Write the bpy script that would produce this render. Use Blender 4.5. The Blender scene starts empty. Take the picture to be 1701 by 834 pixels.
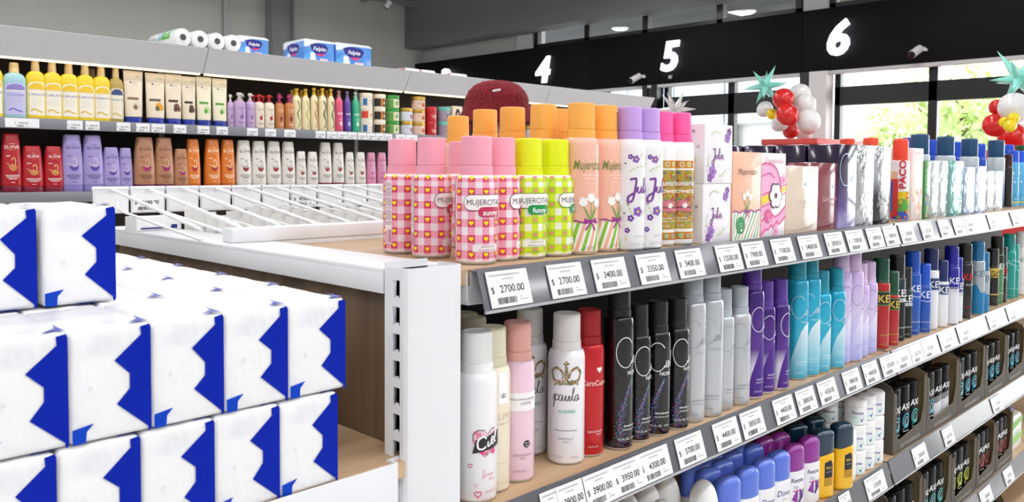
import bpy, bmesh, math, random
from mathutils import Vector, Matrix, noise
from mathutils.geometry import tessellate_polygon
random.seed(7)
SC = bpy.context.scene
COL = SC.collection
PI = math.pi
# ------------------------------------------------------------------ camera
FPX, CX, CY = 1377.9, 850.5, 337.1
YAW, PITCH, ROLL = 0.783784, -0.0407613, 0.00616165
fw = Vector((math.cos(YAW)*math.cos(PITCH), math.sin(YAW)*math.cos(PITCH), math.sin(PITCH)))
r0 = Vector((math.sin(YAW), -math.cos(YAW), 0))
u0 = r0.cross(fw)
RT = math.cos(ROLL)*r0 + math.sin(ROLL)*u0
UP = -math.sin(ROLL)*r0 + math.cos(ROLL)*u0
EYE = Vector((0, 0, 1.5))
cam = bpy.data.objects.new('camera', bpy.data.cameras.new('camera'))
COL.objects.link(cam)
cam.matrix_world = Matrix(((RT.x, UP.x, -fw.x, 0), (RT.y, UP.y, -fw.y, 0), (RT.z, UP.z, -fw.z, 1.5), (0, 0, 0, 1)))
cam.data.sensor_width = 36
cam.data.lens = FPX/1701*36
cam.data.shift_y = (CY-417)/1701
cam.data.clip_start = .02
cam.data.dof.use_dof = True
cam.data.dof.focus_distance = 1.2
cam.data.dof.aperture_fstop = 18
SC.camera = cam

def ray(x, y): return ((x-CX)/FPX)*RT-((y-CY)/FPX)*UP+fw
def onX(x, y, X): d = ray(x, y); return EYE+d*(X/d.x)
def onY(x, y, Y): d = ray(x, y); return EYE+d*(Y/d.y)
def onZ(x, y, Z): d = ray(x, y); return EYE+d*((Z-1.5)/d.z)
def dep(P): return (P-EYE).dot(fw)
def base_at(px, py, z, r):
    """centre of a round thing of radius r on height z whose front base edge is seen at a pixel"""
    P = onZ(px, py, z); h = Vector((P.x, P.y, 0)).normalized()
    return Vector((P.x+h.x*r, P.y+h.y*r, z))
def facing(P, deg=0): return -math.atan2(P.x, P.y)+math.radians(deg)

# ------------------------------------------------------------------ materials
def lin(c):
    if isinstance(c, str):
        c = c.lstrip('#'); c = [int(c[i:i+2], 16)/255 for i in (0, 2, 4)]
    return tuple(((v+.055)/1.055)**2.4 if v > .04045 else v/12.92 for v in c)+(1,)
MC = {}
def M(col, rough=.4, metal=0, coat=0, emit=0, spec=.5, key=None):
    k = key or ('m', str(col), rough, metal, coat, emit, spec)
    if k in MC: return MC[k]
    m = bpy.data.materials.new('surface'); m.use_nodes = True
    b = m.node_tree.nodes['Principled BSDF']
    b.inputs['Base Color'].default_value = lin(col)
    b.inputs['Roughness'].default_value = rough
    b.inputs['Metallic'].default_value = metal
    b.inputs['Coat Weight'].default_value = coat
    b.inputs['Coat Roughness'].default_value = .08
    b.inputs['Specular IOR Level'].default_value = spec
    if emit:
        b.inputs['Emission Color'].default_value = lin(col)
        b.inputs['Emission Strength'].default_value = emit
    MC[k] = m
    return m
def nt(m): return m.node_tree.nodes, m.node_tree.links, m.node_tree.nodes['Principled BSDF']
def fresh(col, **k):
    m = M(col, key=object(), **k); return m
def ramp_z(stops, z0, z1, rough=.3, metal=0, coat=.3, mix=None):
    """a printed colour blend along the height of a container"""
    m = fresh('#ffffff', rough=rough, metal=metal, coat=coat); n, l, b = nt(m)
    tc = n.new('ShaderNodeTexCoord'); sp = n.new('ShaderNodeSeparateXYZ'); mr = n.new('ShaderNodeMapRange'); cr = n.new('ShaderNodeValToRGB')
    l.new(tc.outputs['Object'], sp.inputs[0]); l.new(sp.outputs['Z'], mr.inputs['Value'])
    mr.inputs['From Min'].default_value = z0; mr.inputs['From Max'].default_value = z1
    l.new(mr.outputs[0], cr.inputs[0]); l.new(cr.outputs[0], b.inputs['Base Color'])
    e = cr.color_ramp.elements
    e[0].position, e[0].color = stops[0][0], lin(stops[0][1])
    e[1].position, e[1].color = stops[-1][0], lin(stops[-1][1])
    for p, c in stops[1:-1]:
        x = e.new(p); x.color = lin(c)
    return m
def wood(c1, c2, scale, axis=0, rough=.5, stretch=14):
    m = fresh('#ffffff', rough=rough); n, l, b = nt(m)
    tc = n.new('ShaderNodeTexCoord'); mp = n.new('ShaderNodeMapping'); no = n.new('ShaderNodeTexNoise'); cr = n.new('ShaderNodeValToRGB')
    s = [scale*stretch]*3; s[axis] = scale
    mp.inputs['Scale'].default_value = s
    l.new(tc.outputs['Object'], mp.inputs[0]); l.new(mp.outputs[0], no.inputs['Vector'])
    no.inputs['Scale'].default_value = 1; no.inputs['Detail'].default_value = 6; no.inputs['Distortion'].default_value = .6
    l.new(no.outputs['Fac'], cr.inputs[0]); l.new(cr.outputs[0], b.inputs['Base Color'])
    cr.color_ramp.elements[0].position, cr.color_ramp.elements[0].color = .32, lin(c1)
    cr.color_ramp.elements[1].position, cr.color_ramp.elements[1].color = .7, lin(c2)
    return m
def bumpy(m, scale, strength, dist=.002, detail=3, kind='noise'):
    n, l, b = nt(m)
    tc = n.new('ShaderNodeTexCoord'); no = n.new('ShaderNodeTexNoise' if kind == 'noise' else 'ShaderNodeTexVoronoi'); bp = n.new('ShaderNodeBump')
    no.inputs['Scale'].default_value = scale
    if kind == 'noise': no.inputs['Detail'].default_value = detail
    l.new(tc.outputs['Object'], no.inputs['Vector']); l.new(no.outputs[0], bp.inputs['Height'])
    bp.inputs['Strength'].default_value = strength; bp.inputs['Distance'].default_value = dist
    l.new(bp.outputs[0], b.inputs['Normal'])
    return m
def speckle(m, c1, c2, scale, lo=.45, hi=.6, detail=4):
    n, l, b = nt(m)
    tc = n.new('ShaderNodeTexCoord'); no = n.new('ShaderNodeTexNoise'); cr = n.new('ShaderNodeValToRGB')
    no.inputs['Scale'].default_value = scale; no.inputs['Detail'].default_value = detail
    l.new(tc.outputs['Object'], no.inputs['Vector']); l.new(no.outputs['Fac'], cr.inputs[0]); l.new(cr.outputs[0], b.inputs['Base Color'])
    cr.color_ramp.elements[0].position, cr.color_ramp.elements[0].color = lo, lin(c1)
    cr.color_ramp.elements[1].position, cr.color_ramp.elements[1].color = hi, lin(c2)
    return m
def thin_glass(tint='#ffffff', refl=.06):
    m = bpy.data.materials.new('glass'); m.use_nodes = True; n, l = m.node_tree.nodes, m.node_tree.links
    n.clear(); o = n.new('ShaderNodeOutputMaterial'); mx = n.new('ShaderNodeMixShader'); t = n.new('ShaderNodeBsdfTransparent'); g = n.new('ShaderNodeBsdfGlossy')
    t.inputs[0].default_value = lin(tint); g.inputs['Roughness'].default_value = .02; mx.inputs[0].default_value = refl
    l.new(t.outputs[0], mx.inputs[1]); l.new(g.outputs[0], mx.inputs[2]); l.new(mx.outputs[0], o.inputs[0])
    return m
def plas(c): return M(c, .38)
def paint(c): return M(c, .26, 0, .5)
def ink(c): return M(c, .4)
WHITE = '#f4f4f4'
MET = M('#e9ebee', .38)            # white lacquered steel
RIM = M('#c9ccd0', .3, .9)
CHAR = M('#5d5e64', .3, 0, .6)    # rail strip
OAK = wood('#b5946e', '#d3b694', 2.2, 0)
OAKP = wood('#5b4733', '#7f6549', 2.5, 2, .5, 10)
CARD = M('#f7f7f8', .5, 0, .15)
BLACKINK = ink('#26262a')
DARK = M('#2c2a2a', .6)

# ------------------------------------------------------------------ mesh helpers
def finish(bm, mats, smooth=True, angle=35):
    me = bpy.data.meshes.new('shape')
    bmesh.ops.recalc_face_normals(bm, faces=bm.faces) if False else None
    bm.to_mesh(me); bm.free()
    for m in (mats if isinstance(mats, (list, tuple)) else [mats]): me.materials.append(m)
    if smooth:
        for p in me.polygons: p.use_smooth = True
        me.set_sharp_from_angle(angle=math.radians(angle))
    return me
def box(bm, x0, x1, y0, y1, z0, z1, bev=0, seg=2, mi=0):
    v = [bm.verts.new((x, y, z)) for x in (x0, x1) for y in (y0, y1) for z in (z0, z1)]
    fs = []
    for q in ((0, 1, 3, 2), (4, 6, 7, 5), (0, 4, 5, 1), (2, 3, 7, 6), (0, 2, 6, 4), (1, 5, 7, 3)):
        f = bm.faces.new([v[i] for i in q]); f.material_index = mi; fs.append(f)
    if bev:
        es = list({e for f in fs for e in f.edges})
        r = bmesh.ops.bevel(bm, geom=es, offset=bev, segments=seg, affect='EDGES', profile=.5)
        for f in r['faces']: f.material_index = mi
    return fs
def boxmesh(mats, *a, **k):
    bm = bmesh.new(); box(bm, *a, **k); return finish(bm, mats)
def tube(bm, pts, r, seg=8, mi=0, cap=True):
    pts = [Vector(p) for p in pts]; rings = []
    for i, p in enumerate(pts):
        d = (pts[min(i+1, len(pts)-1)]-pts[max(i-1, 0)]).normalized()
        a = d.cross(Vector((0, 0, 1)) if abs(d.z) < .9 else Vector((1, 0, 0))).normalized(); b = d.cross(a)
        rr = r[i] if isinstance(r, (list, tuple)) else r
        rings.append([bm.verts.new(p+(a*math.cos(t)+b*math.sin(t))*rr) for t in [2*PI*k/seg for k in range(seg)]])
    for A, B in zip(rings, rings[1:]):
        for k in range(seg):
            f = bm.faces.new((A[k], A[(k+1) % seg], B[(k+1) % seg], B[k])); f.material_index = mi
    if cap:
        bm.faces.new(rings[0][::-1]).material_index = mi; bm.faces.new(rings[-1]).material_index = mi
def se(t, rx, ry, e):
    c, s = math.cos(t), math.sin(t)
    return rx*math.copysign(abs(c)**(2/e), c), ry*math.copysign(abs(s)**(2/e), s)
def loft(bm, secs, seg=40, e=2, mi=0, ox=0, oy=0):
    """secs: (z, rx, ry) or (z, r); closed skin"""
    rings = []
    for s in secs:
        z, rx = s[0], s[1]; ry = s[2] if len(s) > 2 else rx; dy = s[3] if len(s) > 3 else 0
        rings.append([bm.verts.new((ox+a, oy+b+dy, z)) for a, b in [se(2*PI*(k+.5)/seg-PI/2, rx, ry, e) for k in range(seg)]])
    for A, B in zip(rings, rings[1:]):
        for k in range(seg):
            bm.faces.new((A[k], A[(k+1) % seg], B[(k+1) % seg], B[k])).material_index = mi
    bm.faces.new(rings[0][::-1]).material_index = mi; bm.faces.new(rings[-1]).material_index = mi
def loftmesh(mats, secs, seg=40, e=2, **k):
    bm = bmesh.new(); loft(bm, secs, seg, e, **k); return finish(bm, mats)
def rnd(z0, z1, r, rx=None, bev=.003, bot=True, top=True, n=4):
    """sections of a plain drum with rounded rims"""
    s = []
    rr = (lambda q: (q, q)) if rx is None else (lambda q: (rx-(r-q), q))
    if bot: s += [(z0+bev*(1-math.cos(a)),)+rr(r-bev*(1-math.sin(a))) for a in [PI/2*k/n for k in range(n+1)]]
    else: s.append((z0,)+rr(r))
    if top: s += [(z1-bev*(1-math.sin(a)),)+rr(r-bev*(1-math.cos(a))) for a in [PI/2*k/n for k in range(n+1)]]
    else: s.append((z1,)+rr(r))
    return s

# ------------------------------------------------------------------ print (lettering and graphics laid on a surface)
TC = {}
def tgeo(s, shear, bold):
    k = (s, shear, bold)
    if k not in TC:
        cu = bpy.data.curves.new('t', 'FONT'); cu.body = s; cu.size = 1; cu.shear = shear; cu.offset = bold; cu.resolution_u = 3
        o = bpy.data.objects.new('t', cu); me = o.to_mesh()
        vs = [(v.co.x, v.co.y) for v in me.vertices]; fs = [tuple(p.vertices) for p in me.polygons]
        o.to_mesh_clear(); bpy.data.objects.remove(o); bpy.data.curves.remove(cu)
        x0 = min(v[0] for v in vs); x1 = max(v[0] for v in vs); y0 = min(v[1] for v in vs); y1 = max(v[1] for v in vs)
        TC[k] = (vs, fs, x0, x1, y0, y1)
    return TC[k]
def crom(pts, n=5):
    P = [pts[0]]+list(pts)+[pts[-1]]; out = []
    for i in range(1, len(P)-2):
        a, b, c, d = P[i-1:i+3]
        for k in range(n):
            t = k/n
            out.append(tuple(.5*((2*b[j])+(-a[j]+c[j])*t+(2*a[j]-5*b[j]+4*c[j]-d[j])*t*t+(-a[j]+3*b[j]-3*c[j]+d[j])*t**3) for j in (0, 1)))
    out.append(tuple(pts[-1])); return out
class Print:
    def __init__(s): s.it = []; s.mats = []
    def mi(s, m):
        if isinstance(m, str): m = ink(m)
        if m not in s.mats: s.mats.append(m)
        return s.mats.index(m)
    def raw(s, vs, fs, m, l=0): s.it.append((vs, fs, s.mi(m), l+(len(s.it) % 16)*.05)); return s
    def poly(s, pts, m, l=0):
        a = sum(p[0]*q[1]-q[0]*p[1] for p, q in zip(pts, list(pts[1:])+[pts[0]]))
        if a < 0: pts = pts[::-1]
        fs = [tuple(range(len(pts)))]
        if len(pts) > 3:
            fs = []
            for t in tessellate_polygon([[Vector((x, y, 0)) for x, y in pts]]):
                (ax, ay), (bx, by), (cx, cy) = (pts[i] for i in t)
                fs.append(t if (bx-ax)*(cy-ay)-(by-ay)*(cx-ax) > 0 else t[::-1])
        return s.raw(list(pts), fs, m, l)
    def rect(s, x0, x1, y0, y1, m, l=0): return s.poly([(x0, y0), (x1, y0), (x1, y1), (x0, y1)], m, l)
    def ell(s, cx, cy, rx, ry, m, l=0, n=18): return s.poly([(cx+rx*math.cos(2*PI*k/n), cy+ry*math.sin(2*PI*k/n)) for k in range(n)], m, l)
    def rrect(s, x0, x1, y0, y1, r, m, l=0):
        p = []
        for cx, cy, a in ((x1-r, y1-r, 0), (x0+r, y1-r, 90), (x0+r, y0+r, 180), (x1-r, y0+r, 270)):
            p += [(cx+r*math.cos(math.radians(a+t)), cy+r*math.sin(math.radians(a+t))) for t in (0, 22, 45, 67, 90)]
        return s.poly(p, m, l)
    def stroke(s, pts, w, m, l=0, smooth=5):
        if smooth: pts = crom(pts, smooth)
        L, R = [], []
        for i, p in enumerate(pts):
            a, b = pts[max(i-1, 0)], pts[min(i+1, len(pts)-1)]; dx, dy = b[0]-a[0], b[1]-a[1]; q = math.hypot(dx, dy) or 1
            nx, ny = -dy/q*w/2, dx/q*w/2; L.append((p[0]+nx, p[1]+ny)); R.append((p[0]-nx, p[1]-ny))
        n = len(pts); return s.raw(R+L, [(i, i+1, n+i+1, n+i) for i in range(n-1)], m, l)
    def ring(s, cx, cy, rx, ry, w, m, l=0, a0=0, a1=360, n=28):
        return s.stroke([(cx+rx*math.cos(math.radians(a0+(a1-a0)*k/n)), cy+ry*math.sin(math.radians(a0+(a1-a0)*k/n))) for k in range(n+1)], w, m, l, 0)
    def heart(s, cx, cy, w, m, l=0, h=None):
        h = h or w; p = []
        for k in range(18):
            t = 2*PI*k/18; p.append((cx+w/34*16*math.sin(t)**3, cy+h/34*(13*math.cos(t)-5*math.cos(2*t)-2*math.cos(3*t)-math.cos(4*t)+2)))
        return s.poly(p, m, l)
    def hline(s, cx, cy, w, m, l=0, lw=.0005):
        p = []
        for k in range(19):
            t = 2*PI*k/18; p.append((cx+w/34*16*math.sin(t)**3, cy+w/34*(13*math.cos(t)-5*math.cos(2*t)-2*math.cos(3*t)-math.cos(4*t)+2)))
        return s.stroke(p, lw, m, l, 0)
    def flower(s, cx, cy, r, m, c, l=0, n=5, rot=0):
        for k in range(n):
            a = rot+2*PI*k/n; s.ell(cx+r*.62*math.cos(a), cy+r*.62*math.sin(a), r*.42, r*.42, m, l, 9)
        return s.ell(cx, cy, r*.26, r*.26, c, l+1, 8)
    def text(s, t, cx, cy, h, m, l=0, shear=0, bold=0, w=None, al='c'):
        vs, fs, x0, x1, y0, y1 = tgeo(t, shear, bold)
        k = h/.73; kx = k
        if w and (x1-x0)*k > w: kx = w/(x1-x0)
        ox = {'c': cx-(x0+x1)/2*kx, 'l': cx-x0*kx, 'r': cx-x1*kx}[al]
        return s.raw([(ox+a*kx, cy-h/2+b*k) for a, b in vs], fs, m, l)
    def mesh(s, fmap, cut=None, hcut=()):
        bm = bmesh.new()
        for vs, fs, mi, l in s.it:
            V = [bm.verts.new((a, b, l)) for a, b in vs]
            for f in fs:
                try: bm.faces.new([V[i] for i in f]).material_index = mi
                except ValueError: pass
        big = [f for f in bm.faces if len(f.verts) > 4]
        if big: bmesh.ops.triangulate(bm, faces=big)
        for x in hcut: bmesh.ops.bisect_plane(bm, geom=bm.verts[:]+bm.edges[:]+bm.faces[:], plane_co=(0, x, 0), plane_no=(0, 1, 0))
        if cut:
            us = [v.co.x for v in bm.verts]; k = math.ceil(min(us)/cut)
            while k*cut < max(us):
                bmesh.ops.bisect_plane(bm, geom=bm.verts[:]+bm.edges[:]+bm.faces[:], plane_co=(k*cut, 0, 0), plane_no=(1, 0, 0)); k += 1
        for v in bm.verts: v.co = fmap(v.co.x, v.co.y, v.co.z)
        return finish(bm, s.mats, False)
EPS = .00022
def on_can(r, zs=9, sh=1, rt=0):
    def f(u, v, l):
        q = r
        if v > zs: q = rt+(r-rt)*math.sqrt(max(0, 1-min(1, (v-zs)/sh)**2))
        q += EPS*(1+l)
        return Vector((q*math.sin(u/r), -q*math.cos(u/r), v))
    return f
def on_front(y=0, ox=0, oz=0): return lambda u, v, l: Vector((ox+u, y-EPS*(1+l), oz+v))
def on_side(x=0, oy=0): return lambda u, v, l: Vector((x-EPS*(1+l), oy-u, v))       # faces -X, u runs toward the front
def on_oval(secs, e=2):
    def f(u, v, l):
        for A, B in zip(secs, secs[1:]):
            if A[0] <= v <= B[0] and B[0] > A[0]: break
        t = min(1, max(0, (v-A[0])/((B[0]-A[0]) or 1)))
        rx = A[1]+(B[1]-A[1])*t; ay = A[2] if len(A) > 2 else A[1]; by = B[2] if len(B) > 2 else B[1]; ry = ay+(by-ay)*t
        q = min(.995, abs(u)/rx)
        return Vector((u, -ry*(1-q**e)**(1/e)-EPS*(1+l), v))
    return f

# ------------------------------------------------------------------ objects
def thing(name, label, cat, loc=(0, 0, 0), rz=0, group=None, data=None):
    o = bpy.data.objects.new(name, data); COL.objects.link(o)
    o.location = loc; o.rotation_euler = (0, 0, rz); o['label'] = label; o['category'] = cat
    if group: o['group'] = group
    return o
def part(name, me, parent, loc=None):
    o = bpy.data.objects.new(name, me); COL.objects.link(o); o.parent = parent
    if loc: o.location = loc
    return o
def struct(name, me, loc=(0, 0, 0), parent=None):
    o = bpy.data.objects.new(name, me); COL.objects.link(o); o.location = loc
    if parent: o.parent = parent
    else: o['kind'] = 'structure'
    return o
def put(kind, name, label, cat, loc, rz=0, group=None):
    """a copy of a kind (list of (part name, mesh, sub-parts)) as a thing with its parts"""
    t = thing(name, label, cat, loc, rz, group)
    for p in kind:
        o = part(p[0], p[1], t)
        for q in (p[2] if len(p) > 2 else []): part(q[0], q[1], o)
    return t
ORD = 'first second third fourth fifth sixth seventh eighth ninth tenth eleventh twelfth thirteenth fourteenth'.split()
NUM = 'zero one two three four five six seven eight nine ten eleven twelve'.split()
# ================================================================== THE SETTING
YW, XF = 10.1, 8.17
tile = fresh('#c9c7c3', rough=.35)
n, l, b = nt(tile); tc = n.new('ShaderNodeTexCoord'); br = n.new('ShaderNodeTexBrick'); l.new(tc.outputs['Object'], br.inputs[0])
br.offset = 0; br.inputs['Scale'].default_value = 1; br.inputs['Brick Width'].default_value = .6; br.inputs['Row Height'].default_value = .6; br.inputs['Mortar Size'].default_value = .004
br.inputs['Color1'].default_value = lin('#cfcdc9'); br.inputs['Color2'].default_value = lin('#c8c6c2'); br.inputs['Mortar'].default_value = lin('#a3a19d'); l.new(br.outputs[0], b.inputs['Base Color'])
struct('floor', boxmesh(tile, -6, XF+.3, -6, YW+.2, -.1, 0))
struct('ceiling', boxmesh(M('#c4c5c4', .8), -6, XF+.3, -6, YW+.2, 5, 5.1))
block = fresh('#b4b4ae', rough=.75)
n, l, b = nt(block); tc = n.new('ShaderNodeTexCoord'); mp = n.new('ShaderNodeMapping'); br = n.new('ShaderNodeTexBrick'); bp = n.new('ShaderNodeBump')
mp.inputs['Rotation'].default_value = (PI/2, 0, 0)
l.new(tc.outputs['Object'], mp.inputs[0]); l.new(mp.outputs[0], br.inputs[0])
br.inputs['Scale'].default_value = 1; br.inputs['Brick Width'].default_value = .4; br.inputs['Row Height'].default_value = .2; br.inputs['Mortar Size'].default_value = .006; br.inputs['Mortar Smooth'].default_value = .6
br.inputs['Color1'].default_value = (1, 1, 1, 1); br.inputs['Color2'].default_value = (.96, .96, .96, 1); br.inputs['Mortar'].default_value = (.2, .2, .2, 1)
l.new(br.outputs[0], bp.inputs['Height']); bp.inputs['Strength'].default_value = .5; bp.inputs['Distance'].default_value = .004; l.new(bp.outputs[0], b.inputs['Normal'])
struct('wall_left', boxmesh(block, -6, XF+.3, YW, YW+.2, 0, 5))
struct('wall_back', boxmesh(M('#b5b5b2', .8), -6.2, -6, -6, YW+.2, 0, 5))
struct('wall_right', boxmesh(M('#b5b5b2', .8), -6, XF+.3, -6.2, -6, 0, 5))
# front wall: openings for the clerestory (z 3.17-3.75) and the shop windows (z 0.1-2.42)
GLASS = thin_glass()
FRB = M('#17181a', .35)
wl = M('#c4c4c1', .7)
bm = bmesh.new()
box(bm, XF, XF+.2, -6, YW, 3.75, 5); box(bm, XF, XF+.2, -6, YW, 2.55, 3.10); box(bm, XF, XF+.2, -6, YW, 0, .1)
box(bm, XF, XF+.2, 7.72, YW, 3.10, 3.75); box(bm, XF, XF+.2, 3.66, 3.95, 3.10, 3.75)
box(bm, XF, XF+.2, -6, -2.2, .1, 2.55); box(bm, XF, XF+.2, 9.0, YW, .1, 2.55)
struct('wall_front', finish(bm, wl, False))
def window(no, y0, y1, z0, z1, muls, bars, ft=.06):
    bm = bmesh.new(); x0, x1 = XF-.03, XF+.05
    box(bm, x0, x1, y0, y0+ft, z0, z1, .004); box(bm, x0, x1, y1-ft, y1, z0, z1, .004)
    box(bm, x0, x1, y0, y1, z0, z0+ft, .004); box(bm, x0, x1, y0, y1, z1-ft, z1, .004)
    for y in muls: box(bm, x0, x1, y-.04, y+.04, z0, z1, .004)
    for a, c in bars: box(bm, x0, x1, y0, y1, a, c, .004)
    w = struct('window_%d' % no, finish(bm, FRB, False))
    struct('pane', boxmesh(GLASS, XF+.01, XF+.014, y0+.02, y1-.02, z0+.02, z1-.02), parent=w)
window(1, -2.2, 3.59, .1, 2.53, [2.67, 1.6, .5, -.7], [(2.15, 2.335), (.9, .98)])
window(2, 3.85, 5.62, .1, 2.53, [4.74], [(2.12, 2.345), (.9, .98)])
window(3, 5.70, 9.0, .1, 2.53, [6.5, 7.4, 8.2], [(2.12, 2.345), (.9, .98)])
window(4, 3.95, 7.72, 3.10, 3.75, [4.9, 5.9, 6.8], [], .07)
window(5, -6, 3.66, 3.10, 3.75, [2.6, 1.5, .4, -1, -3], [], .07)
# white pilaster and dark posts under the sign beam
struct('trim_1', boxmesh(M('#dcdcda', .6), 7.98, XF-.035, 3.60, 3.78, 0, 2.487))
struct('trim_2', boxmesh(FRB, 7.98, XF-.035, 3.782, 3.88, 0, 2.487))
struct('trim_3', boxmesh(FRB, 8.0, XF-.035, 5.62, 5.70, 0, 2.487))
struct('trim_4', boxmesh(FRB, 8.0, XF-.035, 5.76, 5.83, 0, 2.487))
struct('trim_5', boxmesh(M('#d0d0ce', .6), 8.12, XF, 7.73, 8.02, 3.1, 3.32))
struct('trim_6', boxmesh(M('#d0d0ce', .6), 8.12, XF, 3.66, 3.92, 3.1, 3.32))
# black sign beam with a pale strip along its lower edge
bmx = bmesh.new(); SB = M('#0c0c0d', .6, 0, 0, 0, .15)
ys = [-6, 1.15, 3.87, 6.6, 9.3, YW]
for a, c in zip(ys, ys[1:]): box(bmx, 8.0, 8.11, a+.003, c-.003, 2.487, 3.1, .002)
bm2 = bmesh.new(); box(bm2, 8.004, 8.106, -6, YW, 2.455, 2.4865)
bo = struct('trim_7', finish(bmx, SB)); struct('trim_8', finish(bm2, M('#c8c8c8', .5)))
# boxed soffit above, running along the front wall
bm = bmesh.new(); box(bm, 7.805, 8.11, -6, YW, 3.32, 5)
struct('trim_9', finish(bm, M('#6e6f72', .7)))
# steel column and pipe on the far wall, purlin under the ceiling
bm = bmesh.new(); STEEL = M('#858886', .5)
box(bm, 5.50, 5.52, YW-.2, YW, 0, 5); box(bm, 5.52, 5.80, YW-.12, YW-.1, 0, 5); box(bm, 5.80, 5.82, YW-.2, YW, 0, 5)
struct('trim_10', finish(bm, STEEL, False))
bm = bmesh.new(); tube(bm, [(4.93, YW-.04, 0), (4.93, YW-.04, 5)], .025); struct('trim_11', finish(bm, M('#aeb0ae', .5)))
bm = bmesh.new(); box(bm, 5.9, 7.8, YW-.3, YW-.22, 3.90, 3.98); box(bm, 7.0, 7.06, YW-.3, YW, 3.9, 3.98); box(bm, 6.1, 6.16, YW-.3, YW, 3.9, 3.98)
struct('trim_12', finish(bm, M('#77797a', .5), False))
# spotlight on the purlin
t = thing('spotlight', 'small white spotlight with black front on the steel rail by the far block wall', 'spotlight', (7.25, YW-.34, 3.86))
bm = bmesh.new(); loft(bm, rnd(-.06, .05, .035), 20); me = finish(bm, M('#dedede', .4)); o = part('housing', me, t); o.rotation_euler = (math.radians(35), 0, .6)
o2 = part('front_ring', loftmesh(M('#101010', .4), rnd(-.075, -.058, .037), 20), o)
bm = bmesh.new(); tube(bm, [(0, .03, .03), (0, .06, .08)], .008); part('bracket', finish(bm, MET), t)
# ceiling lamps: long LED battens on rods above the aisles, all out of view
LAMP = M('#fdfcff', .5, emit=25)
LAMPS = [(x, y) for y in (-4.4, -2.5, -.7, 2.3, 5.6, 8.0) for x in (-4.2, -2.4, -.6, 1.2, 3.0, 4.8, 6.4) if not (y > 7 and x > 5)]  # some rows added to brighten can fronts, far wall and balloons
house = None
for i, (x, y) in enumerate(LAMPS):
    t = thing('unseen_ceiling_lamp', 'unseen white LED batten lamp, %s along the %s lamp row over the aisles' % (ORD[i % 7], ORD[i//7]), 'lamp', (x, y, 3.55), 0, 'LED battens over the aisles')
    if house is None:
        bm = bmesh.new(); box(bm, -.6, .6, -.07, .07, 0, .06, .01)
        for s in (-.4, .4): tube(bm, [(s, 0, .06), (s, 0, 1.45)], .006)
        house = finish(bm, MET); dif = boxmesh(LAMP, -.59, .59, -.06, .06, -.012, 0)
    part('housing', house, t); part('diffuser', dif, t)
# outside: pavement, added canopy, grey clad building, trees
struct('ground_outside', boxmesh(M('#b9b7b2', .9), XF+.3, 40, -12, 30, -.1, 0))
bm = bmesh.new(); box(bm, XF+.2, 11.4, -4, 13, 3.78, 3.95); struct('added_canopy', finish(bm, M('#0e0f10', .8)))  # added black slab so the clerestory glass looks dark
for k, (px, py) in enumerate(((1030, 47), (1240, 19))):  # glowing discs standing in for ceiling lamps reflected in the clerestory
    P = onX(px, py, 9.0); d = ray(px, py); P = EYE+d*((3.775-1.5)/d.z)
    t = thing('reflection_disc', ('round disc standing in for a lamp reflection above the lit %s' % ('number four', 'number five')[k]), 'reflection_disc', (P.x, P.y, 3.779), 0)
    bm = bmesh.new(); loft(bm, [(-.02, .125), (0, .135)], 24); part('ring', finish(bm, M('#e0e0e0', .4)), t)
    part('lamp', loftmesh(M('#ffffff', .4, emit=6), [(-.026, .10), (-.0205, .105)], 24), t)  # glow of the reflected lamp, no real fitting here
t = thing('building', 'pale grey clad building across the street beyond the shop windows', 'building', (13.5, 6.9, 0))
clad = fresh('#b9c3cd', rough=.5)
bm = bmesh.new()
for k in range(9): box(bm, 0, .4, k*1.1+.02, k*1.1+1.08, 2.35, 5.2)
part('cladding', finish(bm, clad, False), t)
part('wall', boxmesh(M('#efefee', .8), .5, 4, 0, 9.9, 0, 5.1), t)
bm = bmesh.new()
for k in range(10): box(bm, .38, .5, k*1.1-.02, k*1.1+.02, 0, 2.35)
part('post', finish(bm, M('#8a8f96', .6), False), t)
t = thing('building', 'low pinkish brick house far beyond the shop window beside the trees', 'building', (19, 5.2, 0))
part('wall', boxmesh(M('#d9b3a6', .9), 0, 4, 0, 3.6, 0, 3.0), t); part('roof', boxmesh(M('#b98a7c', .9), -.2, 4.2, -.2, 3.8, 3.0, 3.15, .03), t)
LEAF = M('#bfd985', .6); LEAF2 = M('#d8e8b0', .6); BARK = M('#7d6a55', .9)
def tree(loc, h, R, seed, label):
    rr = random.Random(seed); t = thing('street_tree', label, 'tree', loc, 0, 'trees beyond the shop windows')
    bm = bmesh.new(); tube(bm, [(0, 0, 0), (.05, .03, h*.4), (0, .1, h*.9)], [.12, .09, .03]); 
    for k in range(5):
        a = rr.random()*6.28; tube(bm, [(.03, .05, h*(.35+.08*k)), (R*.6*math.cos(a), R*.6*math.sin(a), h*(.6+.08*k))], [.05, .015], 6)
    part('trunk', finish(bm, BARK), t)
    bm = bmesh.new()
    for k in range(2100):
        c = Vector((rr.gauss(0, .5), rr.gauss(0, .5), rr.gauss(0, .42)))
        if c.length > 1.1: continue
        p = Vector((c.x*R, c.y*R, h*.72+c.z*R)); s = .06+.07*rr.random()
        a = Vector((rr.gauss(0, 1), rr.gauss(0, 1), rr.gauss(0, 1))).normalized(); b_ = a.orthogonal().normalized()
        f = bm.faces.new([bm.verts.new(p+a*s), bm.verts.new(p+b_*s*.5), bm.verts.new(p-a*s), bm.verts.new(p-b_*s*.5)]); f.material_index = rr.random() < .5
    part('foliage', finish(bm, [LEAF, LEAF2], False), t)
tree((13.0, 3.75, 0), 3.0, 1.3, 1, 'light green tree standing outside behind the window bar')
tree((16.5, 2.6, 0), 3.4, 1.7, 2, 'light green tree standing outside behind the second balloon cluster')
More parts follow.
